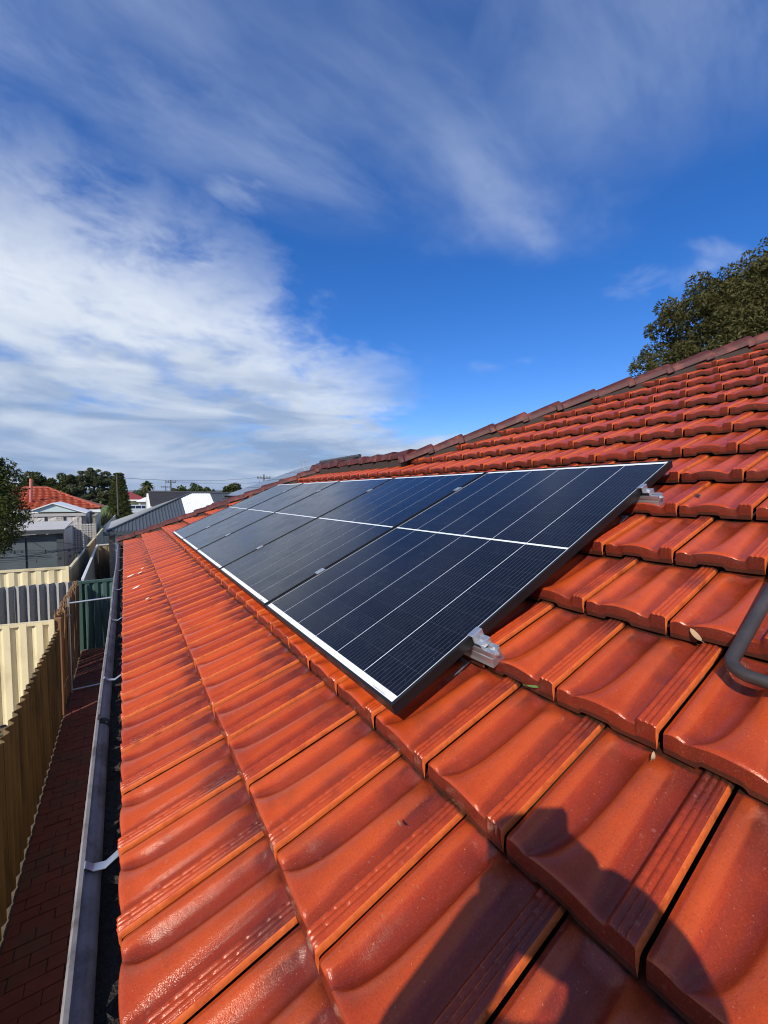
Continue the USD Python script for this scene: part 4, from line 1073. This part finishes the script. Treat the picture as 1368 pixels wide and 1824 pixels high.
# triangular bay under the hip: every rib stops on the hip line
u_ = np.linspace(e0[0], xw0, nw * 5 + 1); hh = 0.02 * np.interp((np.arange(nw * 5 + 1) / 5) % 1.0, [0, .2, .4, .6, .8, 1], [0, 0, 1, 1, 0, 0])
up_n = np.array([0, -(ap[2] - e0[2]), t_]); up_n /= np.linalg.norm(up_n)
obj('roof_sheet', grid(np.stack([np.array([front(x, 0) + up_n * h for x, h in zip(u_, hh)]), np.array([front(x, (x - e0[0]) / t_) + up_n * h for x, h in zip(u_, hh)])], 1)), M['darkmetal'], cs_)
u_ = np.linspace(xw0, xb, 91); hh = 0.016 * np.interp((np.arange(91) / 5) % 1.0, [0, .2, .4, .6, .8, 1], [0, 0, 1, 1, 0, 0])
obj('roof_sheet', grid(np.stack([np.array([front(x, 0) + up_n * h for x, h in zip(u_, hh)]), np.array([front(x, min(1, (x - e0[0]) / t_)) + up_n * h for x, h in zip(u_, hh)])], 1)), M['whitemetal'], cs_, label='white steel roof sheets')
obj('roof_sheet', corr(front(xb + .003, 0), front(XR, 0), front(XR, 1), front(xb + .003, 1), int((XR - xb) / 0.11), 0.018), M['darkmetal'], cs_)
bk = np.array([e0[0], e0[1] + 2 * t_, e0[2]])
obj('roof_sheet', corr(bk, e0 + [0, .001, 0], ap, ap + [0, .002, 0], 12, 0.02), M['midgrey'], cs_)
obj('roof_sheet', slab([bk, bk + [XR - e0[0], 0, 0], [XR, ap[1], ap[2]], ap], 0.01), M['midgrey'], cs_)
obj('hip_flashing', tube([e0 + [0, 0, .03], ap + [0, 0, .03]], 0.035, 6), M['darkmetal'], cs_)
obj('hip_flashing', tube([ap + [0, 0, .03], (XR, ap[1], ap[2] + .03)], 0.035, 6), M['darkmetal'], cs_)
obj('gutter', box(e0[0] - .06, XR, e0[1] - .10, e0[1] + .02, 2.17, 2.30), M['darkmetal'], cs_)
obj('gutter', box(e0[0] - .10, e0[0] + .02, e0[1] + .025, e0[1] + 2 * t_, 2.17, 2.30), M['darkmetal'], cs_)
obj('pillar', box(-0.48, -0.02, 16.8, 17.15, 0, 2.165), M['brick'], cs_)
obj('pillar_trim', box(-0.30, -0.20, 16.76, 16.795, 0, 2.165), M['greywhite'], cs_)
obj('side_wall', box(-0.48, -0.28, 17.16, 22.5, 0, 2.165), M['brick'], cs_)
obj('rear_wall', box(-0.27, XR, 22.2, 22.5, 0, 2.165), M['brick'], cs_)

# dark tiled house with solar panels, seen past our hip
P1 = at(398, 884, y=19.5); P2 = at(540, 833, y=19.5); P3 = at(574, 821, y=19.5)
k_ = (P2[2] - P1[2]) / (P2[0] - P1[0])
nb = thing('dark_tile_house', 'dark grey tiled house roof just past the hip, under the tilted far solar array', 'house', (P2[0], 17, 0))
lo = P1 - np.array([1.2, 0, 1.2 * k_]); hi = P3
obj('roof', wavy(lo + [0, -4.0, -.10], lo + [0, 0.2, -.10], hi + [0, 0.2, -.10], hi + [0, -4.0, -.10], 22, 13), M['fardark'], nb, smooth=30)
obj('rear_slope', slab([hi + [0.002, -4.0, -.10], hi + [0.002, 0.2, -.10], hi + [3, 0.2, -1.4], hi + [3, -4.0, -1.4]]), M['fardark'], nb)
obj('ridge_cap', tube([hi + [0, -4.0, -.06], hi + [0, 0.2, -.06]], 0.09, 8), M['fardark'], nb)
obj('wall', box(lo[0] + .5, hi[0] + 2.5, 15.8, 19.4, 0, lo[2] - .3), M['creamwall'], nb)
sa = thing('tilted_solar_array', 'pale reflecting solar panels on the dark tiled roof past the hip', 'solar array', tuple(P1))
dq = (P2 - P1) / 4
for i in range(4):
    a_ = P1 + dq * i + [0, 0, .03]; b_ = P1 + dq * (i + 0.985) + [0, 0, .03]
    for j in range(3):
        y0, y1 = -1.05 * j, -1.05 * j - 1.03
        pn_ = sub(sa, 'panel')
        obj('frame', slab([a_ + [0, y0, 0], b_ + [0, y0, 0], b_ + [0, y1, 0], a_ + [0, y1, 0]], 0.04), M['frame'], pn_)
        ia, ib = a_ + (b_ - a_) * .02 + [0, 0, .003], a_ + (b_ - a_) * .98 + [0, 0, .003]
        obj('glass', slab([ia + [0, y0 - .02, 0], ib + [0, y0 - .02, 0], ib + [0, y1 + .02, 0], ia + [0, y1 + .02, 0]], 0.002), M['cell'], pn_)
an = thing('roof_antenna', 'thin television antenna mast standing on the dark tiled roof', 'antenna', tuple(at(541, 842, y=19.0)))
am = at(541, 820, y=19.0)
obj('mast', tube([at(541, 845, y=19.0), am], 0.015, 6), M['galv'], an)
obj('boom', tube([am + [-.12, -.2, -.03], am + [.12, .2, -.03]], 0.010, 5), M['galv'], an)
for w in (-.8, -.3, .2, .7): obj('element', tube([am + [.12 * w - .16, .2 * w + .1, -.03], am + [.12 * w + .16, .2 * w - .1, -.03]], 0.007, 5), M['galv'], an)

# flat roofed shed at the left
fs_ = thing('flat_roof_shed', 'low flat roofed shed with big blue grey front panel behind the clothes line', 'shed', (-4.5, 21.7, 0))
obj('roof', slab([(-8, 19.8, 2.24), (-1.98, 19.8, 2.24), (-2.02, 23.5, 2.36), (-8, 23.5, 2.36)], 0.05), M['palegrey'], fs_)
obj('fascia', box(-8, -1.98, 19.74, 19.79, 2.08, 2.235), M['darkmetal'], fs_)
obj('front_panel', box(-7.8, -2.25, 19.98, 20.03, 0.0, 2.04), M['shade_panel'], fs_)
obj('corner_post', box(-2.24, -2.03, 19.92, 20.08, 0, 2.07), M['darkmetal'], fs_)
obj('side_wall', box(-2.12, -2.04, 20.10, 23.4, 0, 2.15), M['palegrey'], fs_)
obj('panel_seam', box(-5.0, -4.96, 19.95, 19.978, 0, 2.04), M['darkmetal'], fs_)
la = thing('lattice_screen', 'pale square lattice screen between the flat shed and the running fence', 'screen', (-1.45, 22, 0))
for i in range(15): obj('slat', box(-1.93, -1.10, 22.0, 22.012, 0.75 + i * .105, 0.80 + i * .105), M['palegrey'], la)
for i in range(9): obj('slat', box(-1.93 + i * .1, -1.88 + i * .1, 22.014, 22.026, 0.72, 2.28), M['palegrey'], la)
obj('crate', box(-1.9, -1.3, 21.0, 21.6, 0, 0.85), M['palegrey'], la) if False else None

# clothes hoist
hc = np.array([-2.52, 16.0, 0]); ho = thing('clothes_hoist', 'dark rotary clothes line with pegs standing behind the pale cream fence', 'clothes line', tuple(hc))
obj('post', tube([hc, hc + [0, 0, 2.30]], 0.028, 8), M['darkmetal'], ho)
for a_ in np.linspace(0, 2 * np.pi, 4, endpoint=False) + 0.55:
    d = np.array([math.cos(a_), math.sin(a_), 0]); e2 = np.array([-d[1], d[0], 0])
    obj('arm', tube([hc + [0, 0, 1.72], hc + d * 1.75 + [0, 0, 1.80]], 0.012, 6), M['darkmetal'], ho)
    obj('stay_wire', tube([hc + [0, 0, 2.28], hc + d * 1.72 + [0, 0, 1.81]], 0.006, 4), M['wire'], ho)
    for w in (0.8, 1.25, 1.7):
        obj('line', tube([hc + d * w + [0, 0, 1.78], hc + 0.5 * w * (d + e2) + [0, 0, 1.72], hc + e2 * w + [0, 0, 1.78]], 0.005, 4), M['wire'], ho)
    pg = []
    r_ = np.random.default_rng(int(a_ * 100))
    for i in range(9):
        f_ = r_.random(); q_ = (hc + d * 1.7) * (1 - f_) + (hc + e2 * 1.7) * f_; z_ = 1.78 - .06 * math.sin(math.pi * f_)
        pg.append(box(q_[0] - .012, q_[0] + .012, q_[1] - .012, q_[1] + .012, z_ - .07, z_ + .02))
    obj('pegs', pg, M['wire'], ho, kind='stuff')

# gabled patio with pale sheet and rolled blinds, then the red tiled house
pa = thing('gabled_patio', 'white gabled patio with pale green gable and crumpled canvas blinds', 'patio', (-3.1, 30, 0))
gy = 28.0; gl, gp, grr = (-4.35, gy, 2.62), (-3.25, gy, 3.12), (-1.88, gy, 2.55)
obj('gable_sheet', slab([np.array(gl) + [.12, 0, .03], np.array(gp) + [0, 0, -.04], np.array(grr) + [-.14, 0, .05]], 0.02), M['gable_pale'], pa)
obj('roof_slope', slab([np.array(gp) + [.01, -.12, 0], np.array(grr) + [.1, -.12, 0], np.array(grr) + [.1, 3.2, 0.02], np.array(gp) + [.01, 3.2, .02]], 0.05), M['white'], pa)
obj('roof_slope', slab([np.array(gp) + [-.01, -.12, 0], np.array(gl) + [-.1, -.12, 0], np.array(gl) + [-.1, 3.2, .02], np.array(gp) + [-.01, 3.2, .02]], 0.05), M['white'], pa)
obj('beam', box(-4.5, -1.84, gy - .06, gy + .08, 2.38, 2.54), M['palegrey'], pa)
for x in (-4.3, -3.55, -2.75, -1.96): obj('post', box(x - .05, x + .05, gy + .09, gy + .19, 0, 2.38), M['palegrey'], pa)
for i, (x0, x1) in enumerate(((-4.24, -3.62), (-3.48, -2.82), (-2.68, -2.03))):
    X_, Z_ = np.meshgrid(np.linspace(x0, x1, 26), np.linspace(0, 1, 12), indexing='ij')
    zz = 2.37 - Z_ * (0.34 + 0.10 * np.sin(9 * X_ + i) + (0.35 if i == 2 else 0)); yy = gy + 0.02 - 0.10 * meshkit.fbm(np.stack([X_ * 7, Z_ * 4, X_ * 0 + i], -1), 3)
    obj('blind', grid(np.stack([X_, yy, zz], -1)), M['blind'], pa, smooth=True)
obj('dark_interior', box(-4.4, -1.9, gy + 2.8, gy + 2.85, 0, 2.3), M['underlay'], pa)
obj('side_wall', box(-1.92, -1.84, gy + .2, gy + 3.0, 0, 2.45), M['palegrey'], pa)
rh = thing('red_tile_neighbour_house', 'neighbouring house with orange red tiled hip roof and pink vent pipe', 'house', (-6, 34, 0))
obj('roof', wavy((-12, 31.2, 2.66), (-1.30, 31.2, 2.66), (-4.4, 35.6, 3.98), (-12, 35.6, 3.98), 13, 26, 0.055, 0.085, 6), M['farred'], rh, smooth=30)
obj('hip_slope', slab([(-1.30, 31.2, 2.66), (-1.30, 40, 2.66), (-4.4, 35.6, 3.97)], 0.02), M['farred'], rh)
obj('ridge_cap', tube([(-12, 35.6, 4.02), (-4.4, 35.6, 4.02)], 0.09, 8), M['farred'], rh)
obj('hip_cap', tube([(-4.4, 35.6, 4.02), (-1.28, 31.2, 2.72)], 0.09, 8), M['farred'], rh)
obj('fascia', box(-12, -1.28, 31.22, 31.26, 2.45, 2.62), M['white'], rh)
obj('wall', box(-12, -1.6, 31.8, 39, 0, 2.55), M['palegrey'], rh)
obj('vent_pipe', tube([at(55, 903, y=32.5), at(55, 853, y=32.5)], 0.085, 10), M['pinkpipe'], rh, smooth=60)
gw = thing('grey_wall', 'plain grey wall between the red tiled house and the far cream fence', 'wall', (-1.3, 31, 0))
obj('wall_panel', box(-1.50, -1.38, 27.5, 31.0, 0, 2.35), M['cream_old'], gw); obj('coping', box(-1.53, -1.35, 27.45, 31.05, 2.353, 2.40), M['cream_old'], gw)

# dark roofed house with white gable, beyond the shed
dh = thing('dark_roof_house', 'distant black tiled house with white gable end behind the charcoal shed', 'house', (5, 47, 0))
dl = at(268, 903, y=45); dr_ = at(266, 879, y=48)
obj('roof', wavy((dl[0], 45, 2.35), (dl[0] + 11, 45, 2.35), (dl[0] + 11, 49, 3.75), (dl[0], 49, 3.75), 13, 40, 0.03, 0.06, 4), M['fardark'], dh, smooth=30)
obj('ridge_cap', tube([(dl[0], 49, 3.80), (dl[0] + 11, 49, 3.80)], 0.1, 8), M['fardark'], dh)
obj('rear_slope', slab([(dl[0], 49.01, 3.75), (dl[0] + 11, 49.01, 3.75), (dl[0] + 11, 53, 2.35), (dl[0], 53, 2.35)]), M['fardark'], dh)
obj('gable_wall', prism([(45.2, 0), (52.8, 0), (52.8, 2.3), (49, 3.65), (45.2, 2.3)], 'x', dl[0] - 0.12, dl[0] + 0.1), M['white'], dh)
obj('wall', box(dl[0] + .1, dl[0] + 10.8, 45.3, 45.5, 0, 2.4), M['white'], dh)
sq = [np.array([dl[0] + 3.6 + a_, 45 + 4 * w, 2.35 + 1.4 * w + .14]) for a_, w in ((0, .45), (2.6, .45), (2.6, .85), (0, .85))]
obj('roof_panel', slab(sq, .05), M['cell'], dh)
mh = thing('maroon_roof_house', 'low cream house with maroon roof at the end of the lawn', 'house', (2.5, 92, 0))
ml, mr = at(222, 895, y=90), at(264, 897, y=90)
obj('roof', hull([(ml[0] - 2, 89.5, 2.5), (mr[0], 89.5, 2.5), (mr[0], 97, 2.5), (ml[0] - 2, 97, 2.5), (ml[0], 93.2, 4.1), (mr[0] - 3, 93.2, 4.1)]), M['maroon'], mh)
obj('wall', box(ml[0] - 1.5, mr[0] - .5, 90.2, 96.5, 0, 2.48), M['creamwall'], mh)
obj('fascia', box(ml[0] - 2.05, mr[0] + .05, 89.42, 89.48, 2.25, 2.52), M['white'], mh)
obj('window', box(ml[0] + 2.2, ml[0] + 3.6, 90.14, 90.19, 0.9, 2.0), M['carglass'], mh)
wh = thing('white_wall_house', 'small white walled house right of the parked car', 'house', (5, 84, 0))
w0, w1 = at(249, 905, y=82), at(262, 905, y=82)
obj('wall', box(w0[0], w1[0] + 2, 82, 88, 0, 2.2), M['creamwall'], wh)
obj('roof', hull([(w0[0] - .4, 81.5, 2.22), (w1[0] + 2.4, 81.5, 2.22), (w1[0] + 2.4, 88.5, 2.22), (w0[0] - .4, 88.5, 2.22), (w0[0] + 1, 85, 3.0), (w1[0] + 1, 85, 3.0)]), M['whitemetal'], wh)

# the parked car
cc = at(236, 909, y=80); cx, cy = cc[0], 80.0
car = thing('parked_car', 'silver four wheel drive car parked before the maroon roofed house', 'car', (cx, cy, 0))


def cpt(x, z0, y): return (cx + x, cy + y, z0)


body = hull([cpt(x, z, y) for y in (-.88, .88) for x, z in ((-2.35, .45), (-2.4, .8), (-2.25, 1.02), (-0.9, 1.08), (2.3, 1.12), (2.4, .8), (2.35, .45))])
obj('body', body, M['carpaint'], car)
obj('cabin', hull([cpt(x, z, y * (1 if z < 1.2 else .86)) for y in (-.85, .85) for x, z in ((-0.9, 1.06), (-0.35, 1.72), (1.95, 1.76), (2.25, 1.1))]), M['carpaint'], car)
for xw in ((-.55, .35), (.45, 1.2), (1.3, 1.95)):
    obj('window', hull([cpt(x, z, y) for y, z in ((-.865, 1.16), (-.795, 1.62)) for x in (xw[0] + (.25 if z > 1.5 and xw[0] < 0 else 0), xw[1])] + [cpt(x, 1.4, -.6) for x in xw]), M['carglass'], car)
for x in (-1.5, 1.45):
    for y in (-.82, .82):
        wv_ = tube([cpt(x, .38, y - .12), cpt(x, .38, y + .12)], .38, 16); wl_ = obj('wheel', wv_, M['rubber'], car)
        obj('hub', tube([cpt(x, .38, y - .13), cpt(x, .38, y + .13)], .2, 12), M['alu'], car)

# ------------------------------------------------------------------ poles and wires
def pole(label, u, vt, y, arms, base=None, r=0.13):
    tp = at(u, vt, y=y); t = thing('power_pole', label, 'power pole', (tp[0], tp[1], 0))
    obj('post', tube([(tp[0] + .03, tp[1], -.05), tp], [r, r * .72], 8), M['pole'], t)
    for (dz, w) in arms:
        obj('cross_arm', box(tp[0] - w, tp[0] + w, tp[1] - .06, tp[1] + .06, tp[2] - dz - .07, tp[2] - dz + .07), M['pole'], t)
        for k in (-.9, -.45, .45, .9): obj('insulator', tube([(tp[0] + k * w, tp[1], tp[2] - dz + .075), (tp[0] + k * w, tp[1], tp[2] - dz + .26)], .045, 6), M['wire'], t)
    if base: obj('base_sleeve', tube([(tp[0] + .03, tp[1], 0), (tp[0] + .03, tp[1], base)], r * 1.35, 8), M['white'], t)
    return tp


q1 = pole('tall grey timber pole with white base beside the conifer', 208, 845, 38, (), base=1.05, r=0.065)
q2 = pole('power pole with single crossarm right of the palm', 304, 855, 72, ((0.35, 0.75),))
q3 = pole('smaller far power pole just left of the crossarm pole near the palm', 295, 865, 110, ((0.35, 1.0),))
q4 = pole('power pole with two crossarms above the far solar array', 470, 845, 55, ((0.5, 0.9), (1.25, 0.65)))
for lb, a_, b_ in (('long wire sagging between the timber pole and the twin crossarm pole', q1 + [0, 0, -.25], q4 + [-.8, 0, -.42]), ('lower wire sagging between the single crossarm pole and twin crossarm pole', q2 + [.6, 0, -.2], q4 + [-.5, 0, -1.1]), ('wire running right from the twin crossarm pole behind the roof', q4 + [.8, 0, -.42], q4 + [25, 8, -.3]), ('short wire between the single crossarm pole and the far pole', q2 + [-.6, 0, -.2], q3 + [-.8, 0, -.2])):
    k = np.linspace(0, 1, 14)[:, None]; P = a_ + (b_ - a_) * k; P[:, 2] -= 0.9 * (4 * k * (1 - k))[:, 0] * np.linalg.norm(b_ - a_) / 60
    t = thing('power_wire', lb, 'wire', tuple(P[0])); obj('cable', tube(P, 0.014, 4), M['wire'], t)

# ------------------------------------------------------------------ far hills
az_ = np.radians(np.linspace(-75, 150, 300)); R_ = 5200.0
hz_ = 34 + 52 * meshkit.fbm(np.stack([az_ * 5, az_ * 0, az_ * 0], -1), 4, 3)
rows = [np.stack([R_ * k * np.sin(az_), R_ * k * np.cos(az_), hz_ * h - 1], 1) for k, h in ((0.86, 0), (0.93, .55), (1.0, 1.0), (1.1, .8), (1.25, 0))]
obj('hills', grid(np.stack(rows, 1)), M['hill'], smooth=True, kind='structure')

hz = thing('haze', None, None, (0, 0, 0), kind='stuff')
g_ = G(); air = g_.done('air', volume=g_('principled_volume', 'volume', color=(0.86, 0.91, 1.0), density=0.00005, anisotropy=0.2))
obj('air', box(-7500, 7500, -7500, 7500, -1.2, 165), air, hz)
# ------------------------------------------------------------------ the photographer, standing on a ladder at the gutter behind the lens
LDIR = -TO_SUN


def onplane(u, v):
    r_ = pixdir(u, v); return EYE + r_ * ((P0 - NRM * (TOFF - 0.03) - EYE) @ NRM / (r_ @ NRM))


def joint(u, v, target):
    """The point that throws its shadow where the photograph shows it, as near as may be to where the body is."""
    S = onplane(u, v); t = (S - np.asarray(target)) @ LDIR; return S - LDIR * t


B = lambda f_, r_, z_: EYE + f_ * fwd0 + r_ * right + np.array([0, 0, z_])
head = joint(935, 1590, B(-.36, -.02, -.06)); neck = joint(1010, 1650, B(-.40, 0, -.20))
shL = joint(1075, 2050, B(-.42, -.17, -.32)); shR = joint(1165, 1735, B(-.38, .17, -.28))
elL = joint(730, 1890, B(-.22, -.24, -.38)); elR = joint(1095, 1612, B(-.15, .17, -.28))
chest = joint(1165, 1880, B(-.44, 0, -.45)); hip = B(-.50, -.02, -.86)
hipL, hipR = hip - right * .09, hip + right * .09
hL = EYE - fwd * 0.030 - up * 0.085 - right * 0.052; hR = EYE - fwd * 0.030 - up * 0.085 + right * 0.052
ftL, ftR = np.array([-0.50, -0.28, 1.93]), np.array([-0.52, -0.52, 1.93])
knL, knR = (hipL + ftL) / 2 + [.10, .03, .02], (hipR + ftR) / 2 + [.10, .0, .02]


def ball(c, r, n=18):
    m = m3.Manifold.sphere(1.0, n); r = np.broadcast_to(r, (3,)); return m.scale([float(x) for x in r]).translate([float(x) for x in c])


def bone(a, ra, b, rb): return m3.Manifold.batch_hull([ball(a, ra), ball(b, rb)])


def soft(bones, edge=0.02, it=12):
    m = bones[0]
    for b_ in bones[1:]: m = m + b_
    me = m.refine_to_length(edge).to_mesh(); tm = trimesh.Trimesh(me.vert_properties[:, :3], me.tri_verts)
    trimesh.smoothing.filter_taubin(tm, iterations=it); return tm


fz = fwd0; bones = [ball(head + [0, 0, .03], (.066, .080, .088)), bone(head + fz * .035 + [0, 0, -.05], .036, head + [0, 0, -.01], .06), ball(head + fz * .098 + [0, 0, -.005], .014), bone(head + fz * .07 + [0, 0, .02], .012, head + fz * .100 + [0, 0, -.01], .011),
                   ball(head + right * .068 + [0, 0, 0], (.012, .02, .03)), ball(head - right * .068 + [0, 0, 0], (.012, .02, .03)), bone(neck + [0, 0, -.02], .05, head + [0, 0, -.03], .046), bone(neck, .05, shR, .05), bone(shL, .055, shR, .055), bone(shR * .9 + shL * .1, .07, chest, .085), bone(chest, .085, hip + [0, 0, .05], .13), bone(hipL, .10, hipR, .10),
                   bone(shL, .055, elL, .042), bone(elL, .042, hL - up * .05, .027), bone(shR, .055, elR, .042), bone(elR, .042, hR - up * .05, .027), bone(hipL, .09, knL, .062), bone(knL, .06, ftL + [0, 0, .07], .042), bone(hipR, .09, knR, .062), bone(knR, .06, ftR + [0, 0, .07], .042)]
for h_, sg in ((hL, -1), (hR, 1)):
    bones.append(bone(h_ - up * .05, .027, h_ + up * .015, .026))
    for i, (ln, o_) in enumerate(((.060, .035), (.070, .014), (.066, -.008), (.052, -.028))):
        b0 = h_ + up * (o_ - .005) + right * sg * .004 - fwd * .004; b1 = b0 - fwd * .022 - right * sg * ln * .5; b2 = b1 - right * sg * ln * .42 + fwd * .006
        bones += [bone(b0, .0095, b1, .0088), bone(b1, .0088, b2, .0078)]
    bones += [bone(h_ + up * .0, .012, h_ + up * .04 - right * sg * .004, .010), bone(h_ + up * .04 - right * sg * .004, .010, h_ + up * .055 - right * sg * .018, .009)]
pe = thing('person', 'person in dark work clothes on a ladder holding up a phone, casting the foreground shadow', 'person', (float(hip[0]), float(hip[1]), 1.9))
obj('body', soft(bones, 0.012, 8), M['skin'], pe, smooth=True)
obj('hair', soft([ball(head + [0, 0, .045] - fz * .010, (.072, .085, .080)), ball(head + [0, 0, .01] - fz * .035, (.058, .055, .06))], .015), M['hair'], pe, smooth=True)
obj('shirt', soft([bone(shL, .066, shR, .066), bone(shR * .9 + shL * .1, .075, chest, .09), bone(chest, .095, hip + [0, 0, .02], .148), bone(shL, .060, elL, .056), bone(elL, .056, elL * .38 + hL * .62, .046), bone(shR, .068, shR * .35 + elR * .65, .056)], .02), M['denim'], pe, smooth=True)
obj('trousers', soft([bone(hipL + [0, 0, .03], .112, hipR + [0, 0, .03], .112), bone(hipL, .102, knL, .075), bone(knL, .075, ftL + [0, 0, .10], .06), bone(hipR, .102, knR, .075), bone(knR, .075, ftR + [0, 0, .10], .06)], .02), M['denim'], pe, smooth=True)
for f_ in (ftL, ftR): obj('boot', soft([bone(f_ + [-.04, 0, .045], .045, f_ + [.17, .02, .035], .036), bone(f_ + [0, 0, .05], .05, f_ + [0, 0, .13], .052)], .015), M['rubber'], pe, smooth=True)
ph = thing('phone', 'black phone held upright in both hands', 'phone', tuple(EYE - fwd * .012))
pts = [EYE - fwd * d_ + right * a_ + up * b_ for d_ in (.010, .018) for a_, b_ in ((-.037, .006), (-.031, .014), (.031, .014), (.037, .006), (.037, -.128), (.031, -.136), (-.031, -.136), (-.037, -.128))]
obj('case', hull(pts), M['phone'], ph)
ld = thing('ladder', 'aluminium ladder leaning on the gutter behind the viewer', 'ladder', (-0.86, -0.42, 0))
a0, a1 = np.array([-0.86, 0, 0.0]), np.array([GX - 0.165, 0, 2.72])
for y in (-0.62, -0.20): obj('stile', hull([p + [sx_ * .014, y + sy_ * .034, 0] for p in (a0, a1) for sx_ in (-1, 1) for sy_ in (-1, 1)]), M['alu'], ld)
for i in range(1, 9):
    c = a0 + (a1 - a0) * i / 9.0
    obj('rung', tube([c + [0, -.585, 0], c + [0, -.235, 0]], .015, 8), M['alu'], ld)
